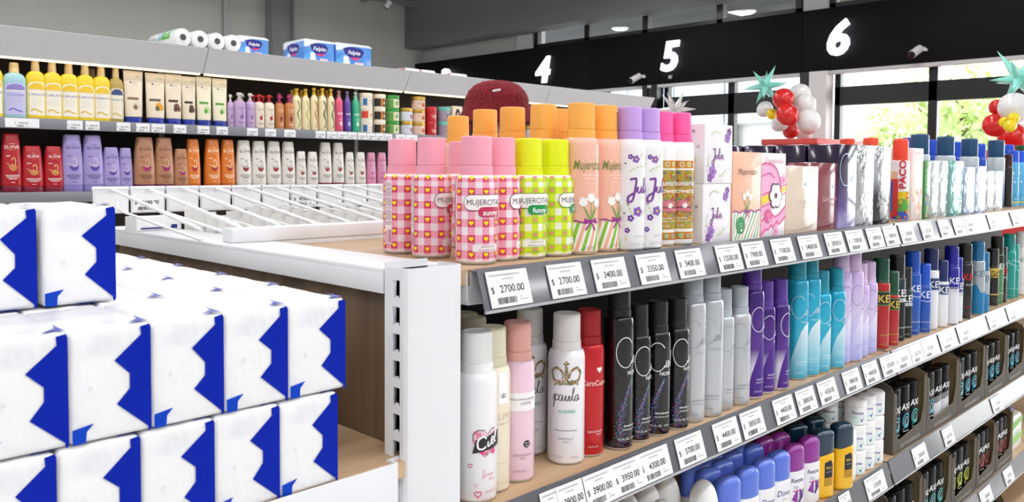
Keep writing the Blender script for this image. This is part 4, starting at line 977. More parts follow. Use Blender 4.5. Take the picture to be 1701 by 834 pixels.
def nuit(w, H):
    p = Print(); p.ring(-w*.10, H*.70, w*.34, H*.19, .0014, '#bfe3f2', 0, 50, 330); p.stroke([(w*.02, H*.56), (w*.10, H*.60), (w*.14, H*.68), (w*.12, H*.57), (w*.22, H*.58), (w*.28, H*.63), (w*.2, H*.60), (w*.26, H*.56), (w*.36, H*.70), (w*.34, H*.76), (w*.33, H*.56)], .0013, '#bfe3f2', 0)
    p.text('nuit', w*.05, H*.46, H*.045, '#d9e6f2', 0); p.text('EAU DE TOILETTE', 0, H*.16, H*.016, '#c9c9e6', 0); return p
NUIT = ramp_z([(0, '#b9aee6'), (.25, '#5d4690'), (.6, '#2f2142'), (1, '#2a1d3a')], 0, .15, .14, 0, .9)
hn = onY(1405, 240, .611).z-Z1
A, B = onY(1391.5, 378, .611), onY(1421, 377, .611); wn = B.x-A.x
for k in range(4):
    t = thing('perfume_box', 'film wrapped dark violet box, %s' % ('front one of the violet row beside the silver box', 'second of the violet row going back', 'third of the violet row going back', 'last of the violet row, behind the beige box')[k], 'perfume box', ((A.x+B.x)/2, .611+k*.062, Z1), 0, 'violet boxes on the top shelf')
    part('carton', boxmesh(NUIT, -wn/2, wn/2, 0, .056, 0, hn, .0015), t)
    if k == 0: part('front_print', nuit(wn, hn).mesh(on_front()), t)
def cielbox(c, sub):
    def f(w, H):
        p = Print(); p.ring(-w*.05, H*.66, w*.30, H*.17, .0008, c, 0, 50, 330); p.text(sub, 0, H*.42, H*.03, c, 0); p.text('EAU DE TOILETTE', 0, H*.16, H*.016, c, 0); return p
    return f
carton(1421.5, 1449.5, .611, Z1, 240.5, .056, FOIL, 'silver film wrapped box next to the violet box', 'perfume box', None, cielbox('#aab0b5', 'CRYSTAL'))
BFOIL = bumpy(ramp_z([(0, '#0d0d10'), (.35, '#3b3c44'), (.6, '#c3c8cc'), (1, '#d5d9db')], 0, .15, .16, .6, .6), 36, .9, .004, 2)
carton(1450, 1477, .613, Z1, 242, .056, BFOIL, 'silver and black crinkled film box at the end of the first bay', 'perfume box', None, cielbox('#c9cdd2', 'NOIR'))
# ------------------------------------------------------------------ second bay, top shelf
def paco(p, H, r):
    W = PI*r
    for k, (z0, z1, c) in enumerate(((.004, .035, '#3f56b8'), (.035, .060, '#e5c21f'), (.020, .045, '#5aa845'))): p.rect(-W, W, z0, z1, c, k)
    rr = random.Random(6)
    for k in range(60): p.ell(rr.uniform(-W, W), rr.uniform(.006, .058), rr.uniform(.0015, .004), rr.uniform(.0015, .004), rr.choice(['#e2b51c', '#d1342c', '#6cb33f', '#f0d23a', '#e8862a']), 3, 9)
    p.rect(-.020, -.004, .010, .085, '#d63a34', 4); p.rect(-.022, -.014, .020, .080, '#3f56b8', 5); p.rect(-.019, -.006, .085, .1, '#e7b88f', 4)
    vs, fs, x0, x1, y0, y1 = tgeo('PACO', 0, .03); k = .0135/.73
    p.raw([(.009-b_*k*.9, .066+(a-x0)*k*1.15) for a, b_ in vs], fs, '#c8243c', 6)
def paco_can():
    p = Print(); paco(p, .1, .0165); return can_parts(.0165, .1660, .0440, paint('#f3eef0'), M('#f04a2e', .35), .006, .9, p, square=True)
KP = paco_can()
G2 = 'second bay of the top shelf'
P = onZ(1493, 368, Z1); put(KP, 'spray_can', 'colourful spray can with red cap at the start of the second bay', 'spray can', base_at(1493, 368, Z1, .0165), facing(P, 5), 'red capped colourful cans')
put(KP, 'spray_can', 'red capped colourful can behind the crinkled film box', 'spray can', Vector((1.655, .655, Z1)), facing(P, 15), 'red capped colourful cans')
put(KP, 'spray_can', 'red capped colourful can deepest, its cap just above the violet boxes', 'spray can', Vector((1.665, .705, Z1)), facing(P, 15), 'red capped colourful cans')
def kid(cols, seed):
    def f(w, H):
        p = Print(); rr = random.Random(seed)
        for k in range(26): p.ell(rr.uniform(-.38, .38)*w, rr.uniform(.04, .42)*H, w*rr.uniform(.05, .13), w*rr.uniform(.05, .12), rr.choice(cols), k % 3, 10)
        for k in range(5): p.rect(-w*.48, w*.48, H*(.5+.08*k), H*(.5+.08*k)+.0004, '#d9c9c2', 0)
        p.text('COLONIA', 0, H*.93, H*.035, '#c98a8a', 1, 0, 0, w*.6); return p
    return f
def kids(cols, seed):
    def f(d, H):
        p = Print(); rr = random.Random(seed)
        for k in range(20): p.ell(-d*rr.uniform(.1, .9), rr.uniform(.03, .35)*H, d*rr.uniform(.06, .12), d*rr.uniform(.06, .12), rr.choice(cols), k % 3, 10)
        return p
    return f
carton(1513, 1531, .618, Z1, 246, .060, M('#f4e6e2', .4, 0, .3), 'tall white and peach box beside the colourful can', 'perfume box', None, kid(['#f4c9a8', '#f7d9c4', '#e8a58a'], 1), kids(['#7fb04a', '#c9574a', '#6a5a8a', '#e0b040'], 2))
carton(1534, 1544, .616, Z1, 267, .04, M('#3f8f3f', .4, 0, .3), 'slim green box with an orange figure pattern', 'perfume box', None, kid(['#c9681f', '#2f4f9a', '#7a4a2a'], 3))
FOIL2 = bumpy(fresh('#dfeaea', rough=.14, metal=.6), 45, .9, .004, 2)
FOILT = bumpy(fresh('#8fc7be', rough=.14, metal=.55), 45, .9, .004, 2)
FOILB = bumpy(fresh('#c3cfe8', rough=.14, metal=.6), 45, .9, .004, 2)
FOILG = bumpy(fresh('#d6d8da', rough=.14, metal=.7), 45, .9, .004, 2)
def slim(c):
    def f(w, H):
        p = Print(); p.rect(-w*.3, w*.3, H*.44, H*.52, c, 0); p.text('BOX', 0, H*.48, H*.05, '#ffffff', 1, 0, 0, w*.4) if False else None; return p
    return f
for k, (xl, xr, Y, top, m, lb) in enumerate([
    (1544.5, 1557, .617, 267, FOIL2, 'pale green foil box beside the slim green box'), (1557.5, 1573.5, .617, 267, FOIL2, 'pale foil box beside the teal foil box'),
    (1575, 1598, .615, 267, FOILT, 'teal tinted foil box'), (1599, 1617, .614, 277, FOILB, 'bluish foil box beside the teal one'), (1617.5, 1635.5, .614, 276, FOILB, 'bluish foil box beside the low silver boxes'),
    (1636, 1649, .620, 284, FOILG, 'low silver foil box beside the bluish ones'), (1649.5, 1663.5, .620, 284, FOILG, 'low silver foil box before the grey and blue can')]):
    carton(xl, xr, Y, Z1, top, .045, m, lb+' on the top shelf', 'perfume box', 'foil boxes in the second bay', slim('#c9d3dc'))
def navycan():
    return can_parts(.0225, .1880, .0480, ramp_z([(0, '#1c5f93'), (.45, '#2f77a8'), (.62, '#9fb3c0'), (1, '#c3cdd2')], 0, .13, .28, .2, .3), M('#10466f', .3, 0, .3), .006, .92, None, square=True)
KN = navycan()
for k, (px, Y) in enumerate(((1528, .700), (1571, .700), (1611, .695), (1655, .672))):
    A = onY(px, 232, Y)
    put(KN, 'spray_can', 'large grey and blue spray can with petrol blue cap, %s' % ('behind the tall white box', 'behind the pale foil boxes', 'behind the bluish foil boxes', 'seen down to the shelf')[k], 'spray can', (A.x, Y, Z1), facing(A, 10), 'petrol blue capped cans')
KB = can_parts(.0165, .186, .046, paint('#1d4fc0'), M('#1a4fd0', .25, 0, .3), .006, .92, None, square=True)
for k, (px, Y) in enumerate(((1508, .78), (1549, .78), (1588, .78), (1629, .78), (1676, .735))):
    A = onY(px, 234, Y)
    put(KB, 'spray_can', 'bright blue capped can in the back row, %s of five from the red caps' % ORD[k], 'spray can', (A.x, Y, Z1), 0, 'bright blue capped cans')
def litprint():
    p = Print(); rr = random.Random(9)
    for k in range(40): p.ell(rr.uniform(-.04, .04), rr.uniform(.02, .105), .003, .003, rr.choice(['#dff1fb', '#8ed1f0', '#2f8fd0']), k % 3, 9)
    p.rect(-.04, .04, .012, .016, '#e6d25a', 1); return p
KLB = can_parts(.0150, .162, .034, paint('#5fb8e6'), M('#1d56d8', .25, 0, .3), .006, .92, litprint(), square=True)
for k, (px, by) in enumerate(((1681, 344.5), (1692, 343.5))):
    P = base_at(px, by, Z1, .015); put(KLB, 'spray_can', 'light blue spotted spray can with blue cap, %s' % ('beside the thin dark can', 'at the edge of view')[k], 'spray can', P, facing(P), 'light blue spotted cans')
P = base_at(1672.5, 346, Z1, .011); put(can_parts(.0115, .150, .036, paint('#2a2426'), M('#3a1f22', .3), .006, .92, None, square=True), 'spray_can', 'thin dark spray can between the grey blue can and the light blue cans', 'spray can', P)
A = onY(1697, 232, .72); put(can_parts(.0185, .186, .046, paint('#7fb85a'), M('#1f4a2a', .3), .006, .92, None, square=True), 'spray_can', 'green can with dark green cap at the edge of view on the top shelf', 'spray can', (A.x, .72, Z1))
# ================================================================== THIRD SHELF
WP = bumpy(fresh('#eef0f1', rough=.3, coat=.3), 5, .0)
def dome_kind(r, H, cap, body, split=.45, pr=None):
    zc = H*split; rr_ = r*.94
    bm = bmesh.new(); loft(bm, rnd(0, zc-.0015, r, bev=.003), 36); out = [('body', finish(bm, body))]
    s = [(zc-.0012, rr_), (zc+.002, r*.97)]+[(zc+(H-zc)*(.45+.55*math.sin(a)), r*.97*(math.cos(a)**.55) if a < 1.5 else r*.18) for a in [PI/2*k/9 for k in range(10)]]
    s = [(zc-.0012, rr_), (zc+.001, r*.985), (zc+(H-zc)*.30, r*.98)]+[(zc+(H-zc)*(.30+.70*math.sin(a)), max(r*.16, r*.98*math.cos(a)**.8)) for a in [PI/2*k/9 for k in range(1, 10)]]
    out.append(('cap', loftmesh(cap, s, 36)))
    if pr: out.append(('print', pr.mesh(on_can(r), .004)))
    return out
def pale_print():
    p = Print(); p.text('PUR', 0, .030, .006, '#9aa6c9', 0); p.rect(-.012, .012, .020, .0215, '#c7cede', 0); return p
KD = dome_kind(.0225, .120, M('#f2f2f1', .3, 0, .3), M('#eceeee', .35), .42, pale_print())
zt = Z3+.120
for x, y, lb in ((1.0175, .626, 'big rounded white stick in front beside the blue sticks'), (.902, .676, 'rounded white stick in the back, first beside the rail shadow'), (.950, .676, 'rounded white stick in the back, second'), (.998, .676, 'rounded white stick in the back, third, beside the blue sticks'), (.868, .626, 'rounded white stick low at the frame edge under the price tags'), (.916, .626, 'rounded white stick at the frame edge, cut off, beside the big front one')):
    put(KD, 'deodorant_stick', lb, 'deodorant', (x, y, Z3), facing(Vector((x, y, 0))), 'rounded white deodorant sticks')
def stick_kind(capm, bodym, H=.112, rx=.0225, ry=.0135, split=.66, pr=None, dome=.014, e=2.3, slant=0):
    zc = H*split
    bsec = rnd(0, zc-.001, ry, rx, .004)
    bm = bmesh.new(); loft(bm, bsec, 40, e)
    out = [('body', finish(bm, bodym))]
    s = [(zc-.0008, rx*.985, ry*.985), (H-dome, rx*.985, ry*.985)]+[(H-dome+dome*math.sin(a), rx*.985*(.35+.65*math.cos(a)), ry*.985*(.25+.75*math.cos(a))) for a in [PI/2*k/7 for k in range(1, 8)]]
    bm = bmesh.new(); loft(bm, s, 40, e)
    if slant:
        for v in bm.verts:
            if v.co.z < zc+.001: v.co.z += slant*v.co.x
    cap = ('cap', finish(bm, capm)); out.append(cap)
    if pr: out.append(('print', pr.mesh(on_oval([(0, rx, ry), (zc, rx, ry)], e), .003)))
    return out
def bird(p, x, z, s, c): p.stroke([(x-.5*s, z), (x-.1*s, z+.35*s), (x+.1*s, z+.1*s), (x+.5*s, z+.2*s)], .08*s, c, 1)
def dove_print():
    p = Print(); p.text('Dove', 0, .0480, .0095, '#243a7a', 0, .2, .004); bird(p, .002, .0355, .012, '#c9a64a'); p.text('go fresh', 0, .026, .0035, '#5a78c9', 0); p.text('48h', 0, .016, .004, '#5a78c9', 0); return p
def rex_print():
    p = Print(); p.text('Rexona', -.002, .0560, .0075, '#33306e', 0, .1, .012, .026); p.text('72h', -.006, .0440, .0055, '#6a6aa0', 0)
    for a, c in ((0, '#8d2a9a'), (1, '#a33fae'), (2, '#7a2490')): p.poly([(-.002, .018), (-.014+a*.003, .024+a*.007), (-.010+a*.004, .031+a*.005)], c, 0); p.poly([(.002, .018), (.014-a*.003, .026+a*.006), (.010-a*.004, .033+a*.004)], c, 0)
    p.poly([(-.001, .020), (.012, .040), (.015, .038), (.003, .016)], '#33306e', 1); p.rect(-.012, .004, .037, .039, '#d0568f', 0); return p
KDOVE = stick_kind(M('#5a78dc', .28, 0, .4), M('#f0f1f4', .35, 0, .3), pr=dove_print(), split=.62)
KREX = stick_kind(M('#8f2a93', .28, 0, .4), M('#f0f0f4', .35, 0, .3), pr=rex_print(), split=.64)
def rowsticks(kind, what, pts, H, group, Yfront=.622):
    n_ = 0
    for k, (px, py, back, lb) in enumerate(pts):
        P = onZ(px, py, Z3+H) if back else onY(px, py, Yfront)
        if P.y > .80: P = onY(px, py, .74)
        put(kind, 'deodorant_stick', '%s, %s' % (what, lb), 'deodorant', (P.x, P.y, Z3), math.radians(-14), group)
rowsticks(KDOVE, 'white stick with blue cap', [(1209, 787, 0, 'first of the front row beside the white stick'), (1240, 773, 0, 'second of the front row'), (1267.5, 759.5, 0, 'third of the front row'), (1293, 747.5, 0, 'fourth of the front row beside the purple caps'),
    (1178, 777, 1, 'first of the second row'), (1198, 763, 1, 'second of the second row'), (1215, 748.5, 1, 'third of the second row'), (1250, 738, 1, 'fourth of the second row'),
    (1150, 772, 1, 'first of the back row'), (1171, 763, 1, 'second of the back row'), (1190, 749, 1, 'third of the back row'), (1229, 737, 1, 'fourth of the back row under the rail')], .112, 'blue capped deodorant sticks')
rowsticks(KREX, 'white stick with purple cap', [(1317, 735.5, 0, 'first of the front row beside the blue caps'), (1343.5, 725, 0, 'second of the front row beside the yellow stick'), (1268, 725, 1, 'first of the second row'), (1295, 718.5, 1, 'second of the second row'), (1276, 721, 1, 'deepest, under the rail')][:4], .112, 'purple capped deodorant sticks')
def yellow_print():
    p = Print(); p.poly([(-.006, .022), (.012, .022), (.0125, .058), (.008, .066), (-.006, .062)], '#16202e', 0); p.rect(-.006, .012, .022, .036, '#b98a1c', 1); p.text('MEN', .003, .053, .0045, '#d6b040', 1, 0, .01); p.rect(-.003, .009, .045, .0465, '#8a8f98', 1); return p
KYEL = stick_kind(M('#0d3348', .2, 0, .6), M('#f5bd08', .3, 0, .4), H=.117, rx=.0215, ry=.0145, split=.66, pr=yellow_print(), dome=.010, e=2.8, slant=.22)
for k, (px, by, lb) in enumerate([(1363, 828, 'beside the purple capped stick'), (1396, 813.5, 'beside the stacked white bottles')]):
    P = base_at(px, by, Z3, .014); put(KYEL, 'deodorant_stick', 'yellow stick with slanted navy cap in front, '+lb, 'deodorant', P, math.radians(-22), 'yellow deodorant sticks')
for k, (px, ty) in enumerate([(1322, 702), (1353, 691)]):
    P = onZ(px, ty, Z3+.117)
    if P.y > .75: P = onY(px, ty, .70)
    put(KYEL, 'deodorant_stick', 'navy capped stick in the second row, %s' % ('behind the purple caps', 'behind the yellow sticks'), 'deodorant', (P.x, P.y, Z3), math.radians(-22), 'yellow deodorant sticks') if False else put(KYEL, 'deodorant_stick', 'navy capped stick in the second row, %s' % ('behind the purple caps', 'behind the yellow sticks')[k], 'deodorant', (P.x, P.y, Z3), math.radians(-22), 'yellow deodorant sticks')
# stacked small white bottles
def mini_kind():
    r = .0195; p = Print()
    p.text('Rexona', 0, .0235, .0058, '#3b4a96', 0, .1, .012, .021); p.text('72h', -.006, .0145, .0042, '#7fc4bc', 0); p.poly([(.004, .012), (.0075, .006), (.012, .018), (.0078, .0105)], '#3b3f96', 0); p.rect(-.012, .001, .0055, .0065, '#bfe0dc', 0); p.poly([(-.016, .004), (.016, .004), (.016, .016), (-.016, .019)], '#e3f2f0', -.4)
    bm = bmesh.new(); loft(bm, rnd(0, .032, r, bev=.003, top=False)+[(.0325, r*.97)], 36)
    cap = loftmesh(M('#f7f7f6', .32, 0, .3), [(.0328, r*.97), (.0332, r*1.0)]+[(.046-.005*(1-math.sin(a)), r-.005*(1-math.cos(a))) for a in [PI/2*k/5 for k in range(6)]], 36)
    return [('body', finish(bm, M('#f3f4f4', .35, 0, .2))), ('cap', cap), ('print', p.mesh(on_can(r), .004))]
KMINI = mini_kind()
cols_ = [(1.452, .645, 3), (1.490, .626, 3), (1.534, .624, 3), (1.578, .624, 3), (1.6075, .655, 3), (1.565, .667, 3)]
cols_ = [(1.4880, .6225, 2, 'first front pile beside the yellow stick'), (1.5310, .6225, 3, 'second front pile'), (1.5740, .6225, 3, 'third front pile'), (1.6165, .6225, 3, 'pile at the bay joint beside the black tray'), (1.503, .664, 3, 'back pile behind the yellow stick'), (1.548, .664, 3, 'second back pile')]
for x, y, n_, lb in cols_:
    for q in range(n_):
        put(KMINI, 'deodorant_bottle', 'small white bottle, %s, %s' % ((('bottom', 'middle', 'top') if n_ == 3 else ('bottom', 'top'))[q], lb), 'deodorant', (x+.0006*((q*7) % 3-1), y, Z3+q*.0466), facing(Vector((x, y, 0)), 14), 'stacked small white bottles')
# ------------------------------------------------------------------ black sticks in cardboard trays, second bay
TCARD = M('#57524b', .7); TIN = M('#8a7656', .85)
def axe_kind(v):
    rx, ry, H = .0235, .0150, .122; p = Print()
    if v == 2: p.poly([(-.020, .004), (.020, .004), (.020, .052), (-.020, .046)], '#d9dadd', 0); p.poly([(-.020, .046), (.020, .052), (.020, .066), (-.020, .060)], '#77787c', 0)
    p.text('AXE', 0, .0780, .0130, '#f4f4f4', 2, 0, .02, .036)
    c = ('#37a9c4', '#43b7b0', '#c9ccd2', '#a04a3a', '#c9d24a')[v]
    if v != 2:
        p.ring(0, .048, .012, .014, .0028, c, 1, 20, 330); p.ring(.001, .046, .007, .009, .0020, '#bfeaf2' if v < 2 else c, 1, 60, 380); p.stroke([(-.012, .030), (0, .040), (.013, .060)], .0022, c, 1)
    p.rect(-.012, .012, .026, .0275, '#e8e8e8', 2); p.text('48H', 0, .018, .005, '#e8e8e8', 2); p.rect(-.014, .014, .010, .0112, c, 1)
    bm = bmesh.new(); loft(bm, rnd(0, .086, ry, rx, .004), 36, 2.6); o = [('body', finish(bm, M('#060607', .3, 0, 0, 0, .12)))]
    o.append(('cap', loftmesh(M('#060607', .3, 0, 0, 0, .12), [(.0864, rx*.97, ry*.97), (.0870, rx, ry)]+[(H-.006*(1-math.sin(a)), rx-.006*(1-math.cos(a)), ry-.006*(1-math.cos(a))) for a in [PI/2*k/5 for k in range(6)]], 36, 2.6)))
    o.append(('print', p.mesh(on_oval([(0, rx, ry), (H, rx, ry)], 2.6), .004)))
    return o
KAXE = [axe_kind(v) for v in range(5)]
def tray(x0, x1, z, Y, vs, lb, text='ANTITRANSPIRANTE', deep=.11, hb=.142, count=3):
    w = x1-x0-.004; t = thing('cardboard_tray', 'dark cardboard display tray of black sticks, '+lb, 'display tray', ((x0+x1)/2, Y, z), 0, 'cardboard display trays in the second bay')
    T = .0022; bm = bmesh.new(); box(bm, -w/2, w/2, 0, deep, 0, T, mi=0); part('base', finish(bm, [TCARD], False), t)
    for s in (-1, 1):
        bm = bmesh.new(); q = [(0, T), (0, hb*.86), (.006, hb*.95), (.02, hb), (deep, hb), (deep, T)]
        a = [bm.verts.new((s*w/2, y, zz)) for y, zz in q]; b_ = [bm.verts.new((s*(w/2-T), y, zz)) for y, zz in q]
        f1 = bm.faces.new(a); f2 = bm.faces.new(b_[::-1]); f2.material_index = 1
        for k in range(6): bm.faces.new((a[k], b_[k], b_[(k+1) % 6], a[(k+1) % 6])).material_index = 1
        bmesh.ops.recalc_face_normals(bm, faces=bm.faces); part('side_panel', finish(bm, [TCARD, TIN], False), t)
    bm = bmesh.new(); box(bm, -w/2+T, w/2-T, deep-T, deep, T, hb, mi=0); part('back_panel', finish(bm, TCARD, False), t)
    # front with a cut window
    bm = bmesh.new(); L = w/2; q = [(-L, 0), (L, 0), (L, hb*.95), (L-.013, hb*.90), (L-.015, hb*.45), (L-.030, hb*.25), (-L+.030, hb*.17), (-L+.015, hb*.25), (-L+.012, hb*.84), (-L, hb*.88)]
    a = [bm.verts.new((x, 0, zz)) for x, zz in q]; b_ = [bm.verts.new((x, -T, zz)) for x, zz in q]; n_ = len(q)
    bm.faces.new(a); bm.faces.new(b_[::-1])
    for k in range(n_): bm.faces.new((a[k], b_[k], b_[(k+1) % n_], a[(k+1) % n_])).material_index = 1
    bmesh.ops.recalc_face_normals(bm, faces=bm.faces); bmesh.ops.triangulate(bm, faces=[f for f in bm.faces if len(f.verts) > 4])
    fr = part('front_panel', finish(bm, [TCARD, TIN], False), t)
    p = Print(); p.text(text, 0, .011, .0085, '#a39b8c', 0, 0, .01, w*.74); part('front_print', p.mesh(on_front(-T)), fr)
    for k in range(count):
        x = (k-(count-1)/2)*min(.0495, (w-.03)/count)
        put(KAXE[vs[k % len(vs)]], 'deodorant_stick', 'black lettered stick, %s in the tray %s' % (ORD[k], lb), 'deodorant', ((x0+x1)/2+x, Y+.021, z+T+.0003), math.radians(-6), 'black deodorant sticks in trays')
        put(KAXE[vs[k % len(vs)]], 'deodorant_stick', 'black stick, %s behind, in the tray %s' % (ORD[k], lb), 'deodorant', ((x0+x1)/2+x, Y+.058, z+T+.0003), math.radians(-6), 'black deodorant sticks in trays')
for k, (a, c, vs, lb) in enumerate([(1.672, 1.856, (0, 0, 1), 'beside the stacked white bottles'), (1.857, 2.064, (0, 2, 2), 'second along the third shelf'), (2.065, 2.264, (1, 0, 0), 'third along the third shelf'), (2.265, 2.45, (0, 0, 0), 'fourth along the third shelf'), (2.451, 2.635, (1, 0, 0), 'at the frame edge on the third shelf')]):
    tray(a, c, Z3, .606, vs, lb)
for k, (a, c, vs, lb) in enumerate([(1.66, 1.845, (1, 1, 1), 'on the fourth shelf at the bay joint'), (1.85, 2.03, (1, 1, 1), 'second along the fourth shelf'), (2.035, 2.215, (4, 4, 4), 'third along the fourth shelf'), (2.22, 2.375, (3, 3, 3), 'fourth along the fourth shelf'), (2.38, 2.535, (2, 3, 3), 'last along the fourth shelf')]):
    tray(a, c, Z4, .606, vs, lb)
tray(2.30, 2.48, Z5, .606, (1, 1, 1), 'on the bottom shelf')
# green and white packs at the edge
t = thing('wipes_pack', 'green and white pack with a blue lid at the edge of view', 'pack', (2.615, .615, Z4), 0)
part('pack', boxmesh(M('#eff2ea', .35, 0, .3), -.065, .065, 0, .09, 0, .10, .012), t)
p = Print(); p.poly([(-.06, .06), (.06, .075), (.06, .09), (-.06, .085)], '#7ab83f', 0); p.poly([(-.06, .02), (.06, .03), (.06, .045), (-.06, .045)], '#8fc64f', 0); p.text('AGUA', 0, .053, .012, '#5a8f3f', 1); part('front_print', p.mesh(on_front()), t)
part('lid', boxmesh(M('#2f5fb8', .35), -.05, .05, .02, .07, .1, .108, .003), t)
# ================================================================== NAPKIN PACKS ON THE END SHELF
PAPER = fresh('#f3f4f5', rough=.42, coat=.15)
speckle(PAPER, '#e2e5ec', '#f1f2f3', 22, .30, .44, 5); bumpy(PAPER, 24, .9, .005, 5)
BLUE = M('#0022a6', .4, 0, 0, 0, .15)
pw, pdp, ph = .0545, .1035, .0785
def pack_kind(seed):
    rr = random.Random(seed); bm = bmesh.new(); w, d, h = pw, pdp, ph
    box(bm, -w/2, w/2, 0, d, 0, h, .0035, 3)
    bmesh.ops.subdivide_edges(bm, edges=[e for e in bm.edges if e.calc_length() > .02], cuts=9, use_grid_fill=True)
    for v in bm.verts:
        q = Vector((v.co.x*60+seed*9, v.co.y*45, v.co.z*60)); nz = noise.noise(q)
        if v.co.z > h*.5: v.co.z += nz*.0011*(v.co.z/h)
        v.co.x += noise.noise(q*.8+Vector((5, 1, 2)))*.0005
        if v.co.y > .004: v.co.y += noise.noise(q+Vector((9, 3, 1)))*.0006
    p = Print(); X = lambda u: (u-.5)*w*.995; Z = lambda v: v*h
    j = lambda: rr.uniform(-.012, .012)
    p.poly([(X(.865), Z(.975)), (X(.875), Z(.90)), (X(.53+j()), Z(.69+j())), (X(.725), Z(.56+j())), (X(.725), Z(.43+j())), (X(.56+j()), Z(.30+j())), (X(.955), Z(.045)), (X(.96), Z(.0)), (X(.985), Z(0)), (X(1), Z(.03)), (X(1), Z(.96)), (X(.98), Z(.99))], BLUE, 0)
    p.poly([(X(.02), Z(.135)), (X(.27+j()), Z(.165)), (X(.19), Z(.10)), (X(.18), Z(.004)), (X(.02), Z(.004))], M('#0640bd', .4, 0, 0, 0, .2), 0)
    x, z = rr.uniform(.18, .26), rr.uniform(.44, .52); p.poly([(X(x), Z(z)), (X(x+.03), Z(z+.025)), (X(x+.07), Z(z+.01)), (X(x+.06), Z(z-.02)), (X(x+.02), Z(z-.03))], '#e6e6ea', .2)
    o = [('wrapper', finish(bm, PAPER, True, 60)), ('front_print', p.mesh(on_front(-.0006)))]
    p = Print(); p.poly([(w*.5-.0015, .001), (w*.36, .0035), (w*.2, .001), (w*.42, .014), (w*.5-.001, .030)], M('#2a3fa8', .4), 0)
    if seed % 2: p.rect(-w*.2, w*.05, .05, .0512, '#b9bcd6', 0); p.rect(-w*.15, w*.12, .055, .056, '#c4c6da', 0)
    p.rect(-w*.3, -w*.1, .03, .0307, '#c9cbdc', 0)
    o.append(('top_print', p.mesh(lambda u, v, l: Vector((u, v, h+.0013)))))
    return o
KPACK = [pack_kind(k) for k in range(5)]
Rp = [.4035-.0553*k for k in range(7)]
rows = [.6055+.1065*k for k in range(6)]
CW = ['next to the wood panel', 'second from the wood panel', 'third from the wood panel', 'fourth from the wood panel', 'fifth from the wood panel', 'sixth from the wood panel', 'seventh from the wood panel']
RWN = ['front row', 'second row', 'third row', 'fourth row', 'fifth row', 'back row']
zb = 1.2292
for c, xr in enumerate(Rp):
    for q, y in enumerate(rows):
        for lay in (0, 1):
            put(KPACK[(c*3+q*2+lay) % 5], 'napkin_pack', 'white napkin pack with blue zigzag end, %s layer, %s, %s' % (('lower', 'upper')[lay], RWN[q], CW[c]), 'napkin pack', (xr-pw/2-(.008 if lay == 0 else 0), y, zb+lay*.0802), random.uniform(-.012, .012), 'napkin packs on the end shelf')
for k, (xr, lb) in enumerate(((.2525, 'beside the bare upper layer'), (.1940, 'cut by the frame edge'))):
    put(KPACK[k+1], 'napkin_pack', 'white napkin pack with blue zigzag end lying on top, '+lb, 'napkin pack', (xr-pw/2, .714, zb+.1604), -.01, 'napkin packs on the end shelf')

# ================================================================== WIRE HOOKS BEHIND THE RIDGE
WIRE = M('#f1f1f0', .35)
CLEAR = thin_glass('#f2f4f6', .10)
def hook_kind(price, blank):
    bm = bmesh.new(); tube(bm, [(0, 0, 0), (0, .02, .004), (0, .30, .0445)], .0027, 10); tube(bm, [(0, .30, .0445), (0, .305, .0445), (0, .307, .041)], .0027, 10); out = [('label_arm', finish(bm, WIRE))]
    bm = bmesh.new(); tube(bm, [(.0, 0, -.012), (0, .25, .012), (0, .275, .016), (0, .282, .024)], .0022, 8); out.append(('product_arm', finish(bm, WIRE)))
    bm = bmesh.new(); tube(bm, [(-.026, .306, .0455), (.026, .306, .0455)], .0034, 10); box(bm, -.0255, .0255, .304, .3055, .008, .043); holder = finish(bm, M('#e9ebee', .3, 0, .3))
    card = boxmesh(CARD, -.0235, .0235, .3028, .3035, .010, .038)
    sub = [('price_card', card)]
    if not blank: sub.append(('price_print', tag_print(.048, .036, price, hash(price) % 97, False) if False else tag_print(.046, .028, price, 5, False)))
    out.append(('label_holder', holder, sub))
    return out
card_blister = None
